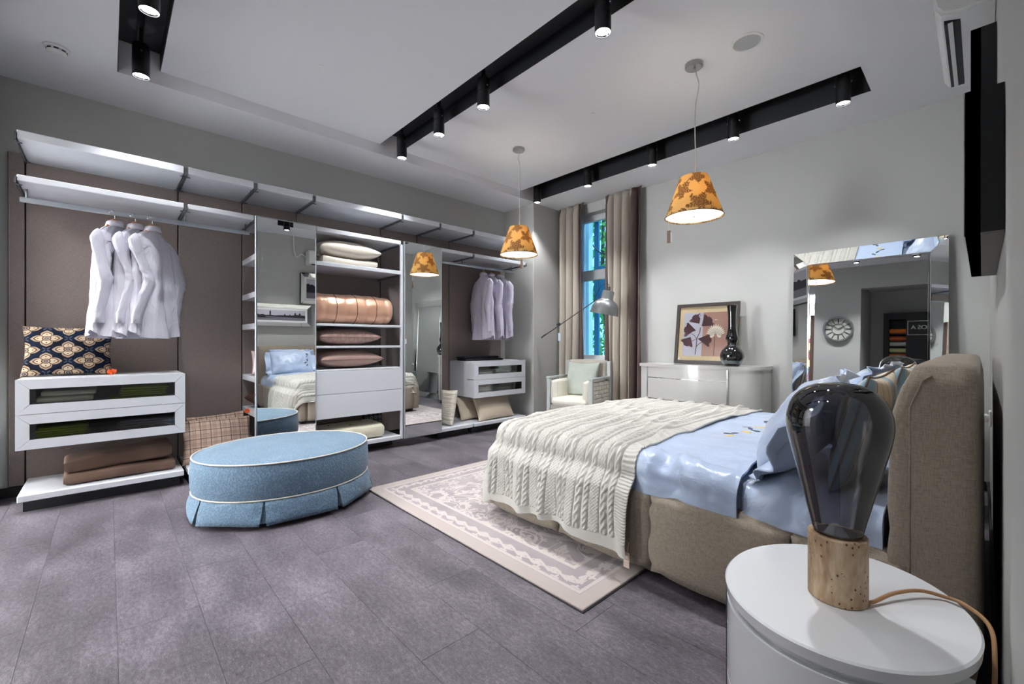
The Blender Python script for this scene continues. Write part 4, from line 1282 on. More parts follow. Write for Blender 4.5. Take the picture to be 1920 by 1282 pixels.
lbox('mat_board', -PWd / 2 + fw, PWd / 2 - fw, -0.008, -0.002, fw, PHt - fw, M_matte, pic)
def U(u): return -PWd / 2 + u * PWd
def Vv(v): return v * PHt
art = lbox('print', U(0.125), U(0.445), -0.010, -0.008, Vv(0.13), Vv(0.85), M_lil, pic)
lbox('print_panel', U(0.445), U(0.875), -0.010, -0.008, Vv(0.13), Vv(0.85), M_terr, art)
def flatpoly(name, pts, y0, y1, m, p):
    bm = BM(); tess_prism(bm, [(U(u), Vv(v)) for u, v in pts], 'y', y0, y1)
    return obj(name, bm, m, p, local=True)
def fan(cu, cv, R, a0, a1, notch=2):
    pts = [(cu, cv)]
    for k in range(25):
        a = radians(a0 + (a1 - a0) * k / 24)
        r = R * (1 - 0.10 * abs(sin(k / 24 * pi * notch)) ** 6 - 0.03 * sin(k * 1.9))
        pts.append((cu + r * cos(a), cv + r * sin(a)))
    return pts
for f in (fan(0.385, 0.665, 0.175, 82, 168), fan(0.425, 0.620, 0.20, 2, 80), fan(0.345, 0.545, 0.215, 135, 208), fan(0.255, 0.445, 0.17, 195, 285), fan(0.375, 0.415, 0.225, -38, 22)):
    flatpoly('leaf', f, -0.0108, -0.0100, M_maroon, art)
def stroke(pts, w, m, name, y0=-0.0114, y1=-0.0108):
    P = [Vector((u, v)) for u, v in pts]; L_, R_ = [], []
    for i, p in enumerate(P):
        d = (P[min(i + 1, len(P) - 1)] - P[max(i - 1, 0)]).normalized(); n_ = Vector((-d.y, d.x)) * w
        L_.append(p + n_); R_.append(p - n_)
    flatpoly(name, [tuple(p) for p in L_] + [tuple(p) for p in reversed(R_)], y0, y1, m, art)
stroke([(0.345, 0.15), (0.355, 0.28), (0.36, 0.42), (0.40, 0.52), (0.41, 0.60)], 0.006, M_maroon, 'stem')
stroke([(0.36, 0.42), (0.30, 0.48), (0.22, 0.52)], 0.004, M_maroon, 'stem'); stroke([(0.36, 0.42), (0.29, 0.38), (0.23, 0.36)], 0.004, M_maroon, 'stem'); stroke([(0.355, 0.28), (0.40, 0.33), (0.45, 0.36)], 0.005, M_maroon, 'stem')
stroke([(0.40, 0.62), (0.43, 0.72), (0.38, 0.80), (0.42, 0.85)], 0.012, M_lil, 'stem'); stroke([(0.36, 0.55), (0.28, 0.52), (0.20, 0.46)], 0.010, M_lil, 'stem')
stroke([(0.64, 0.14), (0.645, 0.30), (0.645, 0.44)], 0.005, M_maroon, 'stem')
for k in range(19):
    a = radians(-24 + k * 12.7); R = 0.185 - 0.03 * abs(cos(a)) - (0.06 if sin(a) < 0.1 else 0); cu, cv = 0.655, 0.475
    w = 0.020
    c_, s_ = cos(a), sin(a)
    flatpoly('petal', [(cu + 0.02 * c_, cv + 0.02 * s_), (cu + R * 0.6 * c_ - w * s_, cv + R * 0.6 * s_ + w * c_), (cu + R * c_, cv + R * s_), (cu + R * 0.6 * c_ + w * s_, cv + R * 0.6 * s_ - w * c_)], -0.0126 - 0.0002 * (k % 2), -0.0115, M_ivory, art)
for k in range(13):
    a = radians(14 + k * 12.6); R = 0.13; cu, cv = 0.655, 0.455; c_, s_ = cos(a), sin(a); w = 0.012
    stroke([(cu + 0.05 * c_, cv + 0.05 * s_), (cu + R * c_, cv + R * s_)], 0.0022, M_maroon, 'petal_line', -0.0134, -0.0129)
lbox('glass', -PWd / 2 + fw, PWd / 2 - fw, -0.0165, -0.015, fw, PHt - fw, M_glass_pic, pic)
lbox('price_label', U(0.07), U(0.10), -0.0185, -0.017, Vv(0.065), Vv(0.095), M_gloss, pic)

M_vase = mat('black_glossy_glass', S(8, 8, 10), 0.04, coat=1.0)
vs_ = [(0.040, 0.0), (0.060, 0.004), (0.088, 0.035), (0.104, 0.075), (0.106, 0.105), (0.096, 0.14), (0.070, 0.175), (0.046, 0.200), (0.040, 0.215), (0.046, 0.235), (0.056, 0.262), (0.055, 0.285), (0.044, 0.32), (0.037, 0.37), (0.035, 0.44), (0.037, 0.50), (0.042, 0.55), (0.046, 0.585), (0.040, 0.585), (0.033, 0.50), (0.031, 0.42)]
vz = thing('vase', 'tall glossy black vase with bulbous body on the dresser', 'vase', (-1.635, 4.405, 0.8665))
obj('body', lathe(BM(), [(p.x, p.z) for p in smoothpath([(r, 0, z) for r, z in vs_[:18]], 3)] + vs_[18:], 48), M_vase, vz, 60, local=True)
M_vband = mat('grey_glass_band', S(110, 116, 120), 0.1, coat=0.6)
bandp = [(0.080, 0.026), (0.0935, 0.048), (0.0985, 0.058)]
obj('grey_band', lathe(BM(), [(r + 0.0025, z) for r, z in bandp] + [(r - 0.002, z) for r, z in reversed(bandp)], 48, cap=False), M_vband, vz, 60, local=True)

# ================================================================== leaning mirror
MW, MH, MF = 1.02, 1.912, 0.105
bmx = thing('leaning_mirror', 'large floor mirror with a wide mirrored surround leaning on the far wall', 'mirror', (-0.680, 4.662, 0.001), (-0.0455, 0, 0))
lbox('back_board', -MW / 2 + 0.01, MW / 2 - 0.01, -0.012, 0.0, 0.01, MH - 0.01, M_black, bmx)
lbox('mirror_glass', -MW / 2 + MF, MW / 2 - MF, -0.018, -0.013, MF, MH - MF, M_mirror, bmx)
def strip(p4):
    """quad front faces with thickness down to the board"""
    bm = BM(); f = [bm.verts.new(p) for p in p4]; b_ = [bm.verts.new((p[0], -0.012, p[2])) for p in p4]
    bm.faces.new(f); bm.faces.new(list(reversed(b_)))
    for i in range(4):
        j = (i + 1) % 4; bm.faces.new((f[i], b_[i], b_[j], f[j]))
    return bm
o_, i_, w2, m2 = -0.064, -0.020, MW / 2, MW / 2 - MF
for p4 in ([(-w2, o_, MH), (-m2, i_, MH - MF), (m2, i_, MH - MF), (w2, o_, MH)], [(-w2, o_, 0), (w2, o_, 0), (m2, i_, MF), (-m2, i_, MF)],
           [(-w2, o_, 0), (-m2, i_, MF), (-m2, i_, MH - MF), (-w2, o_, MH)], [(w2, o_, 0), (w2, o_, MH), (m2, i_, MH - MF), (m2, i_, MF)]):
    obj('frame_strip', strip(p4), M_mirror, bmx, local=True)
bm = BM()
for x0, x1, z0, z1 in ((-m2 - 0.002, -m2 + 0.012, MF, MH - MF), (m2 - 0.012, m2 + 0.002, MF, MH - MF)):
    box(bm, x0, x1, -0.024, -0.0185, z0, z1, 0.002)
box(bm, -m2 + 0.013, m2 - 0.013, -0.024, -0.0185, MH - MF - 0.012, MH - MF + 0.002, 0.002); box(bm, -m2 + 0.013, m2 - 0.013, -0.024, -0.0185, MF - 0.002, MF + 0.012, 0.002)
obj('inner_bevel', bm, M_chrome, bmx, local=True)

# ================================================================== armchair
M_chairwood = mat('silver_grey_wood', S(176, 182, 180), 0.45, fn=weave(S(176, 182, 180), 120, 0.05, 0.1))
M_chaircush = mat('ivory_chair_linen', S(230, 226, 214), 0.85, fn=weave(S(230, 226, 214), 300, 0.04, 0.2))
M_chairgrey = mat('grey_chair_base', S(168, 162, 152), 0.85, fn=weave(S(168, 162, 152), 300, 0.06, 0.2))
M_cane = mat('woven_strip', S(206, 202, 190), 0.8)
ch = thing('armchair', 'pale armchair with silver wood frame and woven sides by the window', 'armchair', (-3.385, 4.275, 0), (0, 0, 0.19))
CW, CD = 0.285, 0.275
for sx in (-1, 1):
    lbox('front_post', sx * CW - 0.022, sx * CW + 0.022, -CD, -CD + 0.05, 0.0, 0.652, M_chairwood, ch, 0.004)
    lbox('rear_post', sx * CW - 0.022, sx * CW + 0.022, CD - 0.05, CD, 0.0, 0.86, M_chairwood, ch, 0.004)
    lbox('arm_rest', sx * CW - 0.026, sx * CW + 0.026, -CD - 0.002, CD - 0.05, 0.652, 0.678, M_chairwood, ch, 0.004)
    wv = lbox('woven_side', sx * CW - 0.006, sx * CW + 0.006, -CD + 0.05, CD - 0.05, 0.28, 0.63, M_chairgrey, ch)
    for r_ in range(7):
        for c_ in range(6):
            z0 = 0.285 + r_ * 0.049; y0 = -CD + 0.056 + c_ * 0.0725
            k = 0.010 if (r_ + c_) % 2 else 0.014
            lbox('woven_strip', sx * CW - k, sx * CW + k, y0, y0 + 0.066, z0, z0 + 0.043, M_cane, wv, 0.003)
    obj('arm_cushion', pad(sx * CW - sx * 0.07 - 0.042, sx * CW - sx * 0.07 + 0.042, -CD + 0.02, CD - 0.06, 0.36, 0.635, 0.03, 0.008, 1), M_chaircush, ch, 180, local=True)
lbox('seat_rail', -CW + 0.022, CW - 0.022, -CD + 0.008, -CD + 0.04, 0.14, 0.24, M_chairwood, ch, 0.003)
obj('seat_base', pad(-CW + 0.024, CW - 0.024, -CD - 0.005, CD - 0.06, 0.20, 0.345, 0.03, 0.006, 4), M_chairgrey, ch, 180, local=True)
obj('seat_cushion', pad(-CW + 0.06, CW - 0.06, -CD - 0.015, CD - 0.08, 0.335, 0.425, 0.038, 0.015, 5), M_chaircush, ch, 180, local=True)
obj('backrest', pad(-CW + 0.024, CW - 0.024, CD - 0.075, CD - 0.012, 0.33, 0.87, 0.03, 0.008, 6), M_chairgrey, ch, 180, local=True)
M_sage = mat('sage_linen', S(186, 192, 184), 0.85, fn=weave(S(186, 192, 184), 260, 0.10, 0.3))
Mc = Matrix.Translation((-3.385, 4.275, 0)) @ Matrix.Rotation(0.19, 4, 'Z') @ Matrix.Translation((-0.01, 0.085, 0.635)) @ Matrix.Rotation(pi / 2 - 0.30, 4, 'X')
sc_ = pillow('sage_cushion', 'sage grey linen cushion propped on the armchair', 0.44, 0.44, 0.15, M_sage, (0, 0, 0), (0, 0, 0), pinch=0.09, wr=0.008)
sc_.matrix_basis = Mc

# ================================================================== floor lamp
M_gun = mat('gunmetal', S(84, 86, 88), 0.35, 0.7); M_shade = mat('grey_lamp_metal', S(128, 130, 131), 0.38, 0.6)
flp = thing('floor_lamp', 'grey metal floor lamp with tilted arm and dome shade', 'floor lamp', (-3.705, 4.25, 0))
obj('base', lathe(BM(), [(0.12, 0.0), (0.12, 0.012), (0.115, 0.018), (0.012, 0.022)], 32), M_gun, flp, 40, local=True)
obj('pole', cyl(BM(), (-3.705, 4.25, 0.02), (-3.705, 4.25, 1.345), 0.0085, seg=12), M_gun, flp, 60)
tail, joint, head = Vector((-4.0, 4.25, 1.160)), Vector((-3.705, 4.25, 1.322)), Vector((-3.02, 4.25, 1.645))
obj('arm', cyl(BM(), tail, head, 0.006, seg=10), M_gun, flp, 60)
dv_ = (joint - tail).normalized()
obj('counterweight', cyl(BM(), tail - dv_ * 0.005, tail + dv_ * 0.09, 0.0095, seg=12), M_gun, flp, 60)
bm = BM(); cyl(bm, joint - Vector((0, 0.02, 0)), joint + Vector((0, 0.02, 0)), 0.017, seg=16); cyl(bm, joint - dv_ * 0.02, joint + dv_ * 0.03, 0.013, seg=12); obj('joint', bm, M_gun, flp, 40)
R_ = Matrix.Translation((-2.955, 4.25, 1.625)) @ Matrix.Rotation(0.20, 4, 'Y') @ Matrix.Rotation(-0.06, 4, 'X') @ Matrix.Scale(1.24, 4)
bm = BM(); sp_ = [(0.0, 0.055), (0.050, 0.055), (0.054, 0.048), (0.055, -0.020), (0.064, -0.030), (0.085, -0.042), (0.105, -0.062), (0.120, -0.095), (0.127, -0.13), (0.128, -0.145), (0.133, -0.155), (0.134, -0.166), (0.129, -0.166), (0.123, -0.14), (0.115, -0.098), (0.100, -0.068), (0.06, -0.045), (0.0, -0.04)]
lathe(bm, sp_[1:-1], 40, cap=True); bm.transform(R_); obj('shade', bm, M_shade, flp, 50)
bm = BM(); lathe(bm, [(0.013, 0.055), (0.013, 0.085), (0.009, 0.095)], 14); bm.transform(R_); obj('switch', bm, M_gun, flp, 50)
obj('cable', tube(BM(), smoothpath([R_ @ Vector((0, 0, 0.09)), (-2.95, 4.25, 1.775), (-3.03, 4.25, 1.765), (-3.10, 4.25, 1.68), (-3.15, 4.25, 1.595)], 6), 0.003, 6), M_black, flp, 180)
M_bluelabel = mat('pale_blue_label', S(206, 222, 236), 0.6)
obj('price_tag', box(BM(), -3.70, -3.662, 4.238, 4.240, 1.115, 1.215), M_bluelabel, flp)

# ================================================================== curtains
M_curt = mat('taupe_satin_curtain', S(170, 161, 149), 0.42, fn=weave(S(170, 161, 149), 200, 0.03, 0.1), sheen=0.2)
M_curtb = mat('dark_brown_curtain', S(82, 66, 62), 0.6, fn=weave(S(82, 66, 62), 200, 0.05, 0.15))
def curtain(lab, xs, seed, ztop=2.968, spread=0.0):
    """xs: list of (x0, x1, material, part name)"""
    t = thing('curtain', lab, 'curtain', ((xs[0][0] + xs[-1][1]) / 2, 4.66, 0.01))
    xa, xb = xs[0][0], xs[-1][1]
    def P(x, z):
        w = x - xa
        fz = min(1, max(0, (ztop - z) / 0.12))
        ph = w * 2 * pi / 0.118 + 0.9 * sin(z * 0.7 + seed) + seed + 1.2 * nz(x * 3, z * 0.5, seed, 1)
        am = 0.012 + 0.036 * fz + 0.006 * nz(x * 4, z, seed, 1)
        flare = spread * max(0.0, (1.6 - z) / 1.6) ** 1.5
        xx = x + 0.010 * cos(ph * 2) * fz - flare * (1 - (x - xa) / (xb - xa))
        return (xx, 4.665 + am * sin(ph) + 0.01 * (1 - fz), z)
    for x0, x1, m, nm in xs:
        nx = max(4, int((x1 - x0) / 0.006)); nzv = 44
        rows = [[P(x0 + (x1 - x0) * i / nx, 0.012 + (ztop - 0.012) * (j / nzv)) for i in range(nx + 1)] for j in range(nzv + 1)]
        bm = BM(); loft(bm, rows, cap=False, close=False)
        o = obj(nm, bm, m, t, 180); sm = o.modifiers.new('thick', 'SOLIDIFY'); sm.thickness = 0.003
    return t
curtain('taupe satin curtain with brown border, left of the window', [(-4.06, -4.035, M_curtb, 'border'), (-4.035, -3.715, M_curt, 'panel'), (-3.715, -3.62, M_curtb, 'border')], 0.4, spread=0.03)
curtain('taupe satin curtain with wide brown border, right of the window', [(-3.285, -3.215, M_curtb, 'border'), (-3.215, -2.895, M_curt, 'panel'), (-2.895, -2.755, M_curtb, 'border')], 2.0)

# ================================================================== pendants
def shade_mat():
    m = bpy.data.materials.new('amber_damask_shade'); t = Tree(m); t.N.remove(t.bsdf)
    x, y, z = t.coords('Object')
    th = y.atan2(x) / (2 * pi)
    u = th * 4.0; v = z / 0.20
    wob = t.noise(70, 2); w2 = t.noise(75, 2)
    def motif(ox, oy):
        a = (u + ox).fract() - 0.5; b = (v + oy).fract() - 0.5
        r = (a * a * 1.5 + b * b * 1.0).sqrt(); ang = b.atan2(a)
        R = (ang * 5.0 + 1.0).cos() * 0.09 + 0.30 + (wob - 0.5) * 0.40 - (b < -0.2) * 0.08
        inside = r < R
        veins = ((r * 60.0 + (ang * 5.0 + 1.0).cos() * 4.0).sin() > 0.30) * (w2 > 0.38)
        return inside, inside * veins
    i1, v1 = motif(0.1, 0.2); i2, v2 = motif(0.6, 0.7)
    ins = i1.max(i2); vn = v1.max(v2)
    base = t.mix(t.noise(220, 2, t.comb(x, y, z * 0.2)), S(226, 196, 136), S(216, 184, 120))
    c = t.mix(ins, base, S(150, 112, 72)); c = t.mix(vn * 0.7, c, S(208, 172, 116))
    df = t.N.new('ShaderNodeBsdfDiffuse'); tl = t.N.new('ShaderNodeBsdfTranslucent'); mx = t.N.new('ShaderNodeMixShader'); mx.inputs[0].default_value = 0.35
    t.L.new(c, df.inputs[0]); t.L.new(c, tl.inputs[0]); t.L.new(df.outputs[0], mx.inputs[1]); t.L.new(tl.outputs[0], mx.inputs[2]); t.L.new(mx.outputs[0], t.out.inputs[0])
    return m
M_shadef = shade_mat()
M_tagb = mat('brown_card', S(110, 88, 66), 0.7); M_cordw = mat('clear_cord', S(190, 186, 176), 0.5)
M_nickel = mat('brushed_nickel', S(160, 160, 158), 0.3, 0.9)
def pendant(lab, x, y, tagd, sway):
    t = thing('pendant_lamp', lab, 'pendant lamp', (x, y, 1.985))
    z0 = 0.0; zc_ = ZT - 1.985
    obj('canopy', lathe(BM(), [(0.060, zc_), (0.060, zc_ - 0.022), (0.054, zc_ - 0.028), (0.010, zc_ - 0.028)], 32), M_nickel, t, 40, local=True)
    obj('cord', tube(BM(), smoothpath([(0.004, 0, zc_ - 0.028), (0.02 + sway, 0, zc_ - 0.09), (0.03 + sway, 0.01, zc_ - 0.16), (0.012, 0, zc_ - 0.3), (0.008, 0, 0.6), (0.012, 0, 0.45), (0.012, 0, 0.36), (0, 0, 0.27)], 6), 0.004, 8), M_cordw, t, 180, local=True)
    obj('shade', lathe(BM(), [(0.194, 0.0), (0.188, 0.02), (0.094, 0.285), (0.092, 0.285), (0.186, 0.02), (0.192, 0.0)], 64, cap=False), M_shadef, t, 60, local=True)
    obj('rim', tube(BM(), [(0.194 * cos(a), 0.194 * sin(a), 0.002) for a in [2 * pi * k / 48 for k in range(49)]], 0.0028, 6), M_tagb, t, 180, local=True)
    obj('diffuser', lathe(BM(), [(0.188, 0.010), (0.188, 0.013)], 48), M_diff, t, 40, local=True)
    obj('finial', lathe(BM(), [(0.009, -0.002), (0.009, 0.010)], 14), M_nickel, t, 40, local=True)
    obj('spider', tube(BM(), [(-0.09, 0, 0.272), (0.09, 0, 0.272)], 0.003, 6), M_nickel, t, 180, local=True)
    a = tagd; px, py = 0.17 * cos(a), 0.17 * sin(a)
    g = obj('price_tag', box(BM(), px - 0.012, px + 0.012, py - 0.002, py + 0.002, -0.165, -0.075), M_tagb, t, local=True)
    obj('string', cyl(BM(), (px, py, -0.076), (px, py, 0.004), 0.002, seg=6), M_cordw, g, local=True)
    obj('white_tag', box(BM(), px + 0.006, px + 0.022, py + 0.004, py + 0.006, -0.16, -0.09), M_gloss, g, local=True)
    l = bpy.data.lights.new('pendant_bulb', 'POINT'); l.energy = PEND_W; l.color = (1.0, 0.86, 0.64); l.shadow_soft_size = 0.05
    lo = bpy.data.objects.new('pendant_bulb', l); COL.objects.link(lo); lo.parent = t; lo.location = (0, 0, 0.14)
    return t
pendant('amber damask pendant lamp in front of the far wall, larger in view', -1.39, 3.05, radians(200), 0.0)
pendant('amber damask pendant lamp by the wardrobe corner, smaller in view', -3.21, 3.07, radians(-35), -0.03)

# ================================================================== ceiling spots on tracks
def make_spot():
    t = thing('ceiling_spot', 'x', 'spotlight', (0, 0, 2.863))
    bm = BM(); lathe(bm, [(0.046, 0.0), (0.0465, 0.003), (0.0465, 0.105), (0.0445, 0.106), (0.0445, 0.109), (0.0465, 0.110), (0.0465, 0.119), (0.0445, 0.120), (0.0445, 0.123), (0.0465, 0.124), (0.0465, 0.205), (0.044, 0.21), (0.040, 0.21), (0.040, 0.03), (0.043, 0.0)], 32, cap=False)
    box(bm, -0.02, 0.02, -0.02, 0.02, 0.205, 0.2105)
    obj('housing', bm, M_blackmetal, t, 40, local=True)
    obj('reflector', lathe(BM(), [(0.044, 0.0005), (0.036, 0.018)], 32, cap=False), M_chrome, t, 60, local=True)
    obj('lens', lathe(BM(), [(0.0385, 0.011), (0.0385, 0.013)], 32), M_lens, t, 40, local=True)
    bm = BM(); box(bm, -0.014, 0.014, -0.010, 0.010, 0.210, 0.318, 0.003); cyl(bm, (-0.03, 0, 0.225), (0.03, 0, 0.225), 0.008, seg=10)
    obj('adapter', bm, M_blackmetal, t, local=True)
    obj('screw', cyl(BM(), (0.046, 0, 0.15), (0.054, 0, 0.15), 0.006, seg=8), M_steel, t, local=True); obj('screw', cyl(BM(), (-0.054, 0, 0.15), (-0.046, 0, 0.15), 0.006, seg=8), M_steel, t, local=True)
    return t
spot0 = make_spot(); first = True
def place_spot(x, y, z, lab, grp, target, power=SPOT_W, size=92, blend=0.55):
    global first
    s = spot0 if first else copy_tree(spot0)
    first = False
    s.location = (x, y, z); s['label'] = lab; s['group'] = grp
    for c in s.children:
        pass
    spot('spot_beam', (x, y, z - 0.004), target, power, size, blend, (0.97, 0.985, 1.0), 0.03, s)
    return s
gN, gM, gF = 'spotlights in the near ceiling slot', 'spotlights in the middle ceiling slot', 'spotlights in the far ceiling slot'
YN_, YM_, YFs = 0.16, 2.07, 4.03
place_spot(-3.80, YN_, 2.863, 'black ceiling spot in the left corner slot, nearer the wardrobe', gN, (-3.95, 0.16, 0))
place_spot(-3.02, YN_, 2.863, 'black ceiling spot cut by the top edge of the left slot', gN, (-3.3, 0.35, 0))
for i, (x, w_) in enumerate(((-2.24, 'left'), (-1.46, 'middle'), (-0.70, 'right'))):
    place_spot(x, YN_, 2.863, 'black ceiling spot over the clock wall, %s of three in the leaning mirror' % w_, gN, (x - 0.05, -0.22, 0.6), SPOT_W * 0.8, 70)
for i, (x, nm) in enumerate(((-3.79, 'lowest in view, next to the wardrobe border'), (-3.15, 'second from the wardrobe border'), (-2.55, 'third from the wardrobe border'), (-1.47, 'cut by the top of the picture'))):
    place_spot(x, YM_, 2.863, 'black ceiling spot in the middle slot, ' + nm, gM, (x - (0.25 if i < 2 else 0.0), YM_ + (0.45 if i == 3 else 0.0), 0), SPOT_W, 68 if i == 3 else 88)
place_spot(-0.75, YM_, 2.863, 'black ceiling spot added out of view at the bed end of the middle slot', gM, (-0.62, YM_ + 0.2, 0), SPOT_W, 76)  # lamp added out of view to light the bed
for i, (x, nm) in enumerate(((-3.87, 'first one beside the pier corner'), (-3.07, 'second one, above the right curtain'), (-2.265, 'third one, left of the near pendant'), (-1.485, 'fourth one, right of the near pendant cord'), (-0.705, 'last one at the right end of the slot'))):
    place_spot(x, YFs, 2.880, 'black ceiling spot in the far slot, ' + nm, gF, (x, YFs - 0.02, 0), SPOT_W * 0.50)
for (y, lab) in ((YN_, 'black light track inside the left ceiling slot'), (YM_, 'black light track inside the middle ceiling slot'), (YFs, 'black light track inside the far ceiling slot')):
    bm = BM(); y_ = y
    box(bm, SX0 + 0.02, SX1 - 0.02, y_ - 0.017, y_ - 0.011, ZTOP - 0.034, ZTOP - 0.005); box(bm, SX0 + 0.02, SX1 - 0.02, y_ + 0.011, y_ + 0.017, ZTOP - 0.034, ZTOP - 0.005); box(bm, SX0 + 0.02, SX1 - 0.02, y_ - 0.011, y_ + 0.011, ZTOP - 0.012, ZTOP - 0.005)
    o = obj('light_track', bm, M_blackmetal); tag(o, lab, 'light track', 'ceiling light tracks')
    obj('connector', box(BM(), -2.05, -1.93, y_ - 0.019, y_ + 0.019, ZTOP - 0.04, ZTOP - 0.030), M_blackmetal, o)

# ceiling fittings
M_plast = mat('white_plastic', S(232, 232, 230), 0.4)
sd = thing('smoke_detector', 'round white smoke detector on the ceiling at upper left', 'smoke detector', (-4.0, -0.24, ZS - 0.04))
obj('base', lathe(BM(), [(0.062, 0.04), (0.062, 0.030), (0.056, 0.026), (0.03, 0.026)], 32), M_plast, sd, 40, local=True)
obj('dome', lathe(BM(), [(0.046, 0.026), (0.046, 0.012), (0.036, 0.004), (0.012, 0.0)], 32), M_plast, sd, 40, local=True)
for k in range(8):
    a = 2 * pi * k / 8; bm = BM(); xbox(bm, Matrix.Translation((0.046 * cos(a), 0.046 * sin(a), 0.019)) @ Matrix.Rotation(a, 4, 'Z'), 0.003, 0.022, 0.008); obj('vent', bm, M_black, sd, local=True)
M_grill = mat('grey_speaker_grille', S(176, 180, 184), 0.6, fn=weave(S(176, 180, 184), 500, 0.2, 0.6))
sk = thing('ceiling_speaker', 'round flush ceiling speaker right of the middle track', 'speaker', (-1.05, 3.08, ZT - 0.006))
obj('ring', lathe(BM(), [(0.098, 0.006), (0.098, 0.002), (0.092, 0.0), (0.082, 0.0), (0.080, 0.003), (0.080, 0.006)], 48, cap=False), M_plast, sk, 50, local=True)
obj('grille', lathe(BM(), [(0.080, 0.003), (0.080, 0.0055)], 48), M_grill, sk, 50, local=True)
for (x, y, lab) in ((-3.21, 1.12, 'tiny white ceiling cover plate left of the middle track'), (-2.29, 3.07, 'tiny white ceiling cover plate between the two pendants')):
    t = thing('cover_plate', lab, 'cover plate', (x, y, ZT - 0.003)); obj('disc', lathe(BM(), [(0.022, 0.003), (0.022, 0.001), (0.019, 0.0)], 24), M_plast, t, 40, local=True)

# ================================================================== air conditioner, wall pictures
ac = thing('air_conditioner', 'white wall-mounted air conditioner high on the right wall', 'air conditioner', (XR, 3.0, 2.47))
poly = [(0.038, 2.475), (0.038, 2.735), (-0.11, 2.735), (-0.135, 2.715), (-0.145, 2.62), (-0.140, 2.53), (-0.120, 2.495), (-0.06, 2.475)]
bm = BM(); loft(bm, [[(x, y, z) for x, z in poly] for y in (2.60, 3.40)]); bmesh.ops.bevel(bm, geom=[e for e in bm.edges if abs(e.verts[0].co.y - e.verts[1].co.y) < 1e-4], offset=0.012, segments=3, affect='EDGES')
obj('casing', bm, M_plast, ac, 35)
obj('air_slot', box(BM(), -0.112, -0.062, 2.66, 3.34, 2.474, 2.492), M_black, ac)
obj('flap', box(BM(), -0.100, -0.085, 2.66, 3.34, 2.466, 2.476), M_plast, ac)
obj('display_panel', box(BM(), -0.1445, -0.138, 2.70, 2.86, 2.555, 2.60), M_gloss, ac)
for k in range(4): obj('indicator', box(BM(), -0.1465, -0.1442, 2.72 + 0.012 * k, 2.726 + 0.012 * k, 2.57, 2.585), M_grill, ac)
obj('pipe', tube(BM(), smoothpath([(0.02, 2.60, 2.62), (0.0, 2.52, 2.66), (0.015, 2.44, 2.60), (0.02, 2.40, 2.75), (0.02, 2.40, 2.96)], 6), 0.010, 8), M_plast, ac, 180)
M_pside = mat('black_picture_side', S(16, 17, 20), 0.5); M_pback = mat('grey_picture_back', S(120, 116, 112), 0.7)
M_bwsky = mat('pale_grey_photo_print', S(186, 182, 192), 0.6); M_bwdark = mat('dark_grey_photo_print', S(38, 36, 44), 0.6); M_bwmid = mat('mid_grey_photo_print', S(120, 116, 128), 0.6)
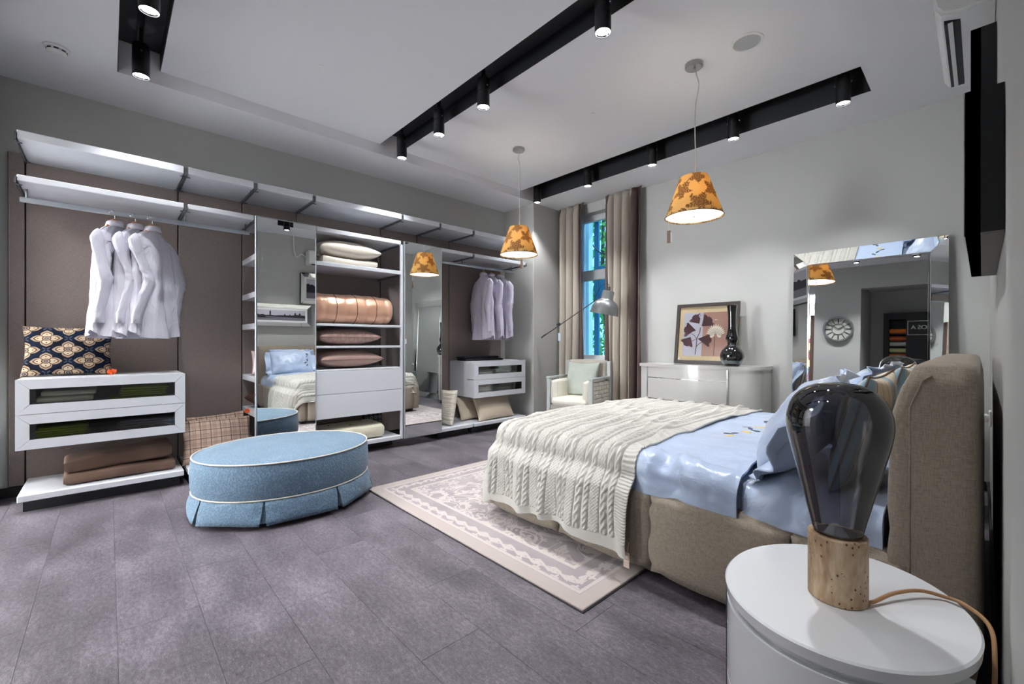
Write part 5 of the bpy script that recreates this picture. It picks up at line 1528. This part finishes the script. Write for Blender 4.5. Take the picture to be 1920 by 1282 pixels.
def wallpic(lab, y0, y1, z0, z1, bridge):
    """picture on the right wall facing -X; mirrored bevel frame"""
    t = thing('wall_picture', lab, 'picture', (XR, (y0 + y1) / 2, z0))
    XF = XR - 0.072
    bm = BM(); e = 0.006
    box(bm, XF + 0.002, XR - 0.001, y0, y0 + e, z0 + e, z1 - e); box(bm, XF + 0.002, XR - 0.001, y1 - e, y1, z0 + e, z1 - e); box(bm, XF + 0.002, XR - 0.001, y0, y1, z1 - e, z1)
    obj('side', bm, M_pside, t)
    obj('underside', box(BM(), XF + 0.002, XR - 0.001, y0, y1, z0, z0 + e), M_pback, t)
    f = 0.065; o2, i2 = XF, XF + 0.022
    for p4 in ([(o2, y0, z1), (o2, y1, z1), (i2, y1 - f, z1 - f), (i2, y0 + f, z1 - f)], [(o2, y0, z0), (i2, y0 + f, z0 + f), (i2, y1 - f, z0 + f), (o2, y1, z0)],
               [(o2, y0, z0), (o2, y0, z1), (i2, y0 + f, z1 - f), (i2, y0 + f, z0 + f)], [(o2, y1, z0), (i2, y1 - f, z0 + f), (i2, y1 - f, z1 - f), (o2, y1, z1)]):
        bm = BM(); a = [bm.verts.new(p) for p in p4]; b_ = [bm.verts.new((XF + 0.03, p[1], p[2])) for p in p4]
        bm.faces.new(a); bm.faces.new(list(reversed(b_)))
        for i in range(4): j = (i + 1) % 4; bm.faces.new((a[i], b_[i], b_[j], a[j]))
        obj('frame_strip', bm, M_mirror, t)
    obj('mat_board', box(BM(), i2 + 0.004, i2 + 0.008, y0 + f, y1 - f, z0 + f, z1 - f), M_plast, t)
    w = f + 0.035
    p = obj('photo_print', box(BM(), i2 + 0.002, i2 + 0.004, y0 + w, y1 - w, z0 + w, z1 - w), M_bwsky, t)
    L, Hh = (y1 - y0 - 2 * w), (z1 - z0 - 2 * w)
    def sil(pts, m, name, k):
        bm = BM(); tess_prism(bm, [(y0 + w + u * L, z0 + w + v * Hh) for u, v in pts], 'x', i2 + 0.002 - 0.0006 * (k + 1), i2 + 0.002 - 0.0006 * k)
        obj(name, bm, m, p)
    if bridge:
        sil([(0, 0), (1, 0), (1, 0.22), (0, 0.22)], M_bwmid, 'water', 0)
        sky = [(0, 0.22), (0, 0.50), (0.08, 0.52), (0.10, 0.58), (0.14, 0.50), (0.20, 0.55), (0.24, 0.48), (0.315, 0.50), (0.315, 0.82), (0.33, 0.95), (0.345, 0.82), (0.345, 0.50), (0.42, 0.46), (0.50, 0.5), (0.58, 0.50), (0.60, 0.66), (0.62, 0.5), (0.68, 0.5), (0.70, 0.6), (0.72, 0.5), (0.78, 0.54), (0.79, 0.76), (0.81, 0.78), (0.82, 0.58), (0.87, 0.58), (0.88, 0.76), (0.90, 0.74), (0.91, 0.55), (1, 0.5), (1, 0.22)]
        sil(sky, M_bwdark, 'skyline', 1)
        sil([(0.25, 0.30), (1, 0.12), (1, 0.24), (0.25, 0.36)], M_bwmid, 'bridge_deck', 2)
    else:
        sil([(0, 0), (1, 0), (1, 0.3), (0, 0.3)], M_bwmid, 'water', 0)
        sil([(0, 0.3), (0, 0.72), (0.1, 0.76), (0.16, 0.70), (0.25, 0.74), (0.34, 0.66), (0.5, 0.62), (0.6, 0.7), (0.75, 0.6), (1, 0.62), (1, 0.3)], M_bwdark, 'skyline', 1)
    return t
wallpic('panoramic black-and-white bridge photo in a deep mirrored frame above the bed', 1.64, 2.68, 1.375, 1.750, True)
wallpic('smaller black-and-white photo in a mirrored frame hung higher on the right wall', 2.50, 3.10, 1.785, 2.33, False)
# socket on the wall beyond the headboard
so = thing('wall_socket', 'white socket with adapter low on the right wall behind the headboard', 'socket', (XR, 3.85, 0.60))
obj('plate', box(BM(), XR - 0.012, XR - 0.0005, 3.80, 3.90, 0.60, 0.69, 0.003), M_plast, so); obj('plug', box(BM(), XR - 0.05, XR - 0.012, 3.825, 3.875, 0.62, 0.67, 0.008), M_plast, so)

# ================================================================== behind the camera (seen in the mirrors)
M_clockf = mat('pale_clock_face', S(196, 196, 188), 0.5); M_ink = mat('dark_clock_ink', S(40, 40, 42), 0.5)
ck = thing('wall_clock', 'round silver skeleton clock on the wall behind, seen in the leaning mirror', 'clock', (-1.82, YN, 1.82), (0, 0, 0))
def ydisc(bm, r0, r1, y0, y1, seg=48):
    rings = [[(r * cos(2 * pi * k / seg), y, r * sin(2 * pi * k / seg)) for k in range(seg)] for r, y in ((r0, y0), (r1, y0), (r1, y1), (r0, y1), (r0, y0))]
    loft(bm, rings, cap=False); return bm
obj('rim', ydisc(BM(), 0.205, 0.235, 0.002, 0.055), M_nickel, ck, 40, local=True)
bm = BM(); lathe(bm, [(0.204, 0.0), (0.204, 0.006)], 48); bm.transform(Matrix.Rotation(-pi / 2, 4, 'X')); bm.transform(Matrix.Translation((0, 0.002, 0))); obj('face', bm, M_clockf, ck, 40, local=True)
obj('inner_ring', ydisc(BM(), 0.095, 0.103, 0.008, 0.02), M_nickel, ck, 40, local=True)
for k in range(12):
    a = 2 * pi * k / 12; bm = BM(); xbox(bm, Matrix.Translation((0.155 * cos(a), 0.013, 0.155 * sin(a))) @ Matrix.Rotation(-a, 4, 'Y'), 0.085, 0.008, 0.016 if k % 3 == 0 else 0.009); obj('numeral', bm, M_ink, ck, local=True)
for a, L, w in ((2.45, 0.15, 0.010), (0.5, 0.09, 0.014)):
    bm = BM(); xbox(bm, Matrix.Rotation(-a, 4, 'Y') @ Matrix.Translation((L / 2, 0.024, 0)), L, 0.004, w); obj('hand', bm, M_ink, ck, local=True)
# fabric display in the recess
ds = thing('fabric_display', 'black fabric roll display with white lettering behind the camera', 'display', (-0.72, -1.6, 0))
bm = BM(); box(bm, -1.27, -1.19, -1.615, -1.35, 0, 2.20); box(bm, -0.95, -0.15, -1.615, -1.35, 0, 2.20); box(bm, -1.19, -0.95, -1.615, -1.35, 2.08, 2.20); box(bm, -1.19, -0.95, -1.615, -1.60, 0, 2.08)
obj('cabinet', bm, M_black, ds)
xa, xb, za, zb = -0.93, -0.44, 1.78, 2.04
for a in ((xa, xb, za, za + 0.008), (xa, xb, zb - 0.008, zb), (xa, xa + 0.008, za + 0.008, zb - 0.008), (xb - 0.008, xb, za + 0.008, zb - 0.008)): obj('sign_border', box(BM(), a[0], a[1], -1.350, -1.345, a[2], a[3]), M_plast, ds)
xo = 0.0
for k_, chr_ in enumerate('TOSA'):
    fc = bpy.data.curves.new('letter', 'FONT'); fc.body = chr_; fc.size = 0.105; fc.extrude = 0.002
    fo = bpy.data.objects.new('letter_curve', fc); COL.objects.link(fo)
    dg = bpy.context.evaluated_depsgraph_get()
    me = bpy.data.meshes.new_from_object(fo.evaluated_get(dg)); bpy.data.objects.remove(fo)
    me.materials.clear(); me.materials.append(M_plast)
    lo_ = bpy.data.objects.new('letter', me); COL.objects.link(lo_); lo_.parent = ds
    lo_.matrix_basis = worldmat(ds).inverted() @ Matrix.Translation((-0.60 - xo, -1.346, 1.885)) @ Matrix.Rotation(pi, 4, 'Z') @ Matrix.Rotation(pi / 2, 4, 'X')
    xo += (0.064, 0.082, 0.070, 0.075)[k_]
rolls = [(1.86, (222, 110, 24), 'bright orange'), (1.72, (200, 86, 20), 'burnt orange'), (1.62, (196, 198, 198), 'silver grey'), (1.50, (206, 210, 150), 'pale lime'), (1.40, (214, 104, 34), 'deep orange'), (1.28, (120, 60, 40), 'rust brown')]
for z, c, nm in rolls:
    m = mat('roll_' + nm.replace(' ', '_'), S(*c), 0.5)
    r = thing('fabric_roll', nm + ' fabric roll lying in the display behind the camera', 'fabric roll', (-1.07, -1.45, z - 0.045), group='fabric rolls in the display')
    obj('roll', tube(BM(), [(-1.185, -1.45, z), (-0.955, -1.45, z)], 0.045, 24), m, r, 40)
    obj('holder', box(BM(), -1.189, -0.951, -1.60, -1.40, z - 0.058, z - 0.0455), M_black, r)
# opening post and showroom beyond
M_post = mat('brown_door_post', S(104, 82, 70), 0.6)
bm = BM(); box(bm, -2.27, -2.2, YN - 0.12, YN - 0.02, 0, 2.1); struct(obj('trim_4', bm, M_post))
bm = BM(); box(bm, -5.3, -5.2, -4.7, YN - 0.16, 0, 3.1); box(bm, -5.3, -2.2, -4.8, -4.7, 0, 3.1); box(bm, -2.2, -2.1, -4.7, YN - 1.2, 0, 3.1); box(bm, -5.2, -4.68, YN - 0.26, YN - 0.16, 0, 3.1)
struct(obj('wall_showroom', bm, M_wall))
bm = BM(); box(bm, -5.3, -2.1, -4.8, YN - 0.16, 3.0, 3.1); struct(obj('ceiling_showroom', bm, M_ceil))
M_lpanel = emitter('showroom_light_panel', (1, 0.98, 0.95, 1), 9.0)
for k, (x, y, w_) in enumerate(((-3.9, -1.6, 'nearer the bedroom'), (-3.9, -3.4, 'farther back'))):
    t = thing('ceiling_light', 'square showroom ceiling light beyond the opening, ' + w_, 'ceiling light', (x, y, 2.95))
    bm = BM(); box(bm, x - 0.48, x + 0.48, y - 0.48, y + 0.48, 2.972, 2.999); obj('frame', bm, M_plast, t)
    obj('diffuser', box(BM(), x - 0.45, x + 0.45, y - 0.45, y + 0.45, 2.965, 2.9715), M_lpanel, t)
w2 = struct(obj('window_added', box(BM(), -5.0, -2.4, -4.70, -4.66, 0.0, 0.12), M_frame))  # shop window frame added around the fill light
for x0_, x1_, z0_, z1_ in ((-5.0, -4.94, 0.12, 2.7), (-2.46, -2.4, 0.12, 2.7), (-3.74, -3.68, 0.12, 2.64), (-4.94, -2.46, 2.64, 2.7)):
    obj('window_frame', box(BM(), x0_, x1_, -4.70, -4.65, z0_, z1_), M_frame, w2)
dl = bpy.data.lights.new('added_window_fill', 'AREA'); dl.shape = 'RECTANGLE'; dl.size = 2.46; dl.size_y = 2.5; dl.energy = FILL_W; dl.color = (0.88, 0.95, 1.0)  # fill light added to brighten the ceiling, set as shop-window daylight
do_ = bpy.data.objects.new('added_window_fill', dl); COL.objects.link(do_); do_.location = (-3.7, -4.66, 1.38); do_.rotation_euler = (radians(90), 0, radians(180))
M_pink = mat('magenta_panel', S(190, 84, 140), 0.6); M_cyan = mat('light_blue_shape', S(126, 190, 226), 0.6); M_globe = emitter('yellow_globe_light', (1.0, 0.72, 0.32, 1), 2.2)
dp = thing('display_panel', 'magenta display panel with light blue shapes in the next room', 'panel', (-3.05, -3.5, 0))
obj('board', box(BM(), -3.35, -2.4, -3.52, -3.48, 0, 2.0), M_pink, dp)
for (cx, cz, r) in ((-2.95, 1.7, 0.10), (-3.02, 1.2, 0.14), (-2.9, 0.8, 0.12), (-3.2, 1.0, 0.1), (-2.7, 1.4, 0.1)):
    bm = BM(); lathe(bm, [(r, 0.0), (r, 0.006)], 24); bm.transform(Matrix.Rotation(-pi / 2, 4, 'X')); bm.transform(Matrix.Translation((cx, -3.48, cz))); obj('blue_shape', bm, M_cyan, dp)
gl = thing('globe_chandelier', 'cluster of hanging yellow globe lights in the next room', 'chandelier', (-2.72, -2.2, 1.5))
for k, (dx, dy, z) in enumerate(((0, 0, 1.85), (0.05, 0.05, 1.62), (-0.06, 0.02, 1.42), (0.02, -0.05, 1.25))):
    bm = BM(); bmesh.ops.create_uvsphere(bm, u_segments=20, v_segments=12, radius=0.085); bm.transform(Matrix.Translation((-2.72 + dx, -2.2 + dy, z)))
    g = obj('globe', bm, M_globe, gl, 180); obj('cord', cyl(BM(), (-2.72 + dx, -2.2 + dy, z + 0.085), (-2.72 + dx, -2.2 + dy, 3.0), 0.003, seg=6), M_blackmetal, g)

# ================================================================== outside the window
M_teal = mat('blue_painted_board', S(66, 118, 146), 0.6, fn=weave(S(66, 118, 146), 30, 0.15, 0.3)); M_tealdark = mat('dark_teal_frame', S(30, 58, 74), 0.6)
M_brickp = mat('pale_plaster', S(210, 222, 226), 0.9, fn=weave(S(210, 222, 226), 20, 0.1, 0.5))
bm = BM(); box(bm, -5.4, -4.02, 5.3, 5.4, -0.2, 3.6); struct(obj('wall_outside', bm, M_brickp))
fe = thing('shutter_boards', 'blue painted boards standing outside the window', 'shutter', (-4.2, 5.7, -0.2))
for k, (x0, x1, y_, m) in enumerate(((-4.37, -4.325, 5.60, M_tealdark), (-4.32, -4.255, 5.68, M_teal), (-4.25, -4.225, 5.60, M_tealdark), (-4.22, -4.13, 5.70, M_teal))):
    obj('board', box(BM(), x0, x1, y_, y_ + 0.04, -0.2, 3.4, 0.004), m, fe)
obj('board', box(BM(), -4.125, -3.95, 5.70, 5.74, 1.75, 2.30, 0.004), M_teal, fe)
obj('lintel', box(BM(), -4.4, -3.2, 5.56, 5.66, 3.05, 3.3, 0.004), M_tealdark, fe)
cb = obj('cable', tube(BM(), smoothpath([(-4.2, 5.55, 2.72), (-4.05, 5.55, 2.52), (-3.85, 5.55, 2.46), (-3.6, 5.55, 2.85)], 8), 0.010, 6), M_black, fe, 180)
M_leaf = mat('green_leaves', S(84, 150, 54), 0.6, fn=lambda t: (t.coords('Object'), t.mix(t.rand(), S(84, 150, 54), S(84, 150, 54)))[1])
def leaf_fn(t):
    t.coords('World'); return t.mix(t.noise(9, 3), S(50, 116, 40), S(150, 206, 84))
M_leaf = mat('mixed_green_leaves', S(96, 160, 60), 0.6, fn=leaf_fn)  # greens vary at random with noise
tr_ = thing('garden_tree', 'green leafy tree seen through the window', 'tree', (-5.8, 8.2, -0.3))
bm = BM(); rnd = random.Random(3)
for k in range(2600):
    p = Vector((-5.8 + rnd.gauss(0, 0.75), 8.2 + rnd.gauss(0, 0.5), rnd.uniform(-0.2, 4.6)))
    M = Matrix.Translation(p) @ Euler((rnd.uniform(0, 6), rnd.uniform(0, 6), rnd.uniform(0, 6))).to_matrix().to_4x4()
    L = rnd.uniform(0.05, 0.11)
    q = [bm.verts.new(M @ Vector(v)) for v in ((-L, 0, 0), (0, L * 0.45, 0.01), (L, 0, 0), (0, -L * 0.45, 0.01))]
    bm.faces.new(q)
fo2 = obj('foliage', bm, M_leaf, tr_); fo2['kind'] = 'stuff'
M_bark = mat('tree_bark', S(84, 70, 58), 0.9)
obj('trunk', tube(BM(), [(-5.8, 8.3, -0.3), (-5.76, 8.3, 1.2), (-5.88, 8.25, 2.6), (-5.8, 8.2, 4.2)], [0.09, 0.075, 0.055, 0.03], 10), M_bark, tr_, 180)
bm = BM(); box(bm, -14, 3, 5.02, 16, -0.35, -0.2); struct(obj('ground_outside', bm, mat('garden_ground', S(96, 110, 78), 0.95)))
# daylight
sun = bpy.data.lights.new('sun', 'SUN'); sun.energy = 2.5; sun.angle = 0.02; sun.color = (1.0, 0.97, 0.9)
so_ = bpy.data.objects.new('sun', sun); COL.objects.link(so_); so_.rotation_euler = (radians(-38), radians(20), 0)
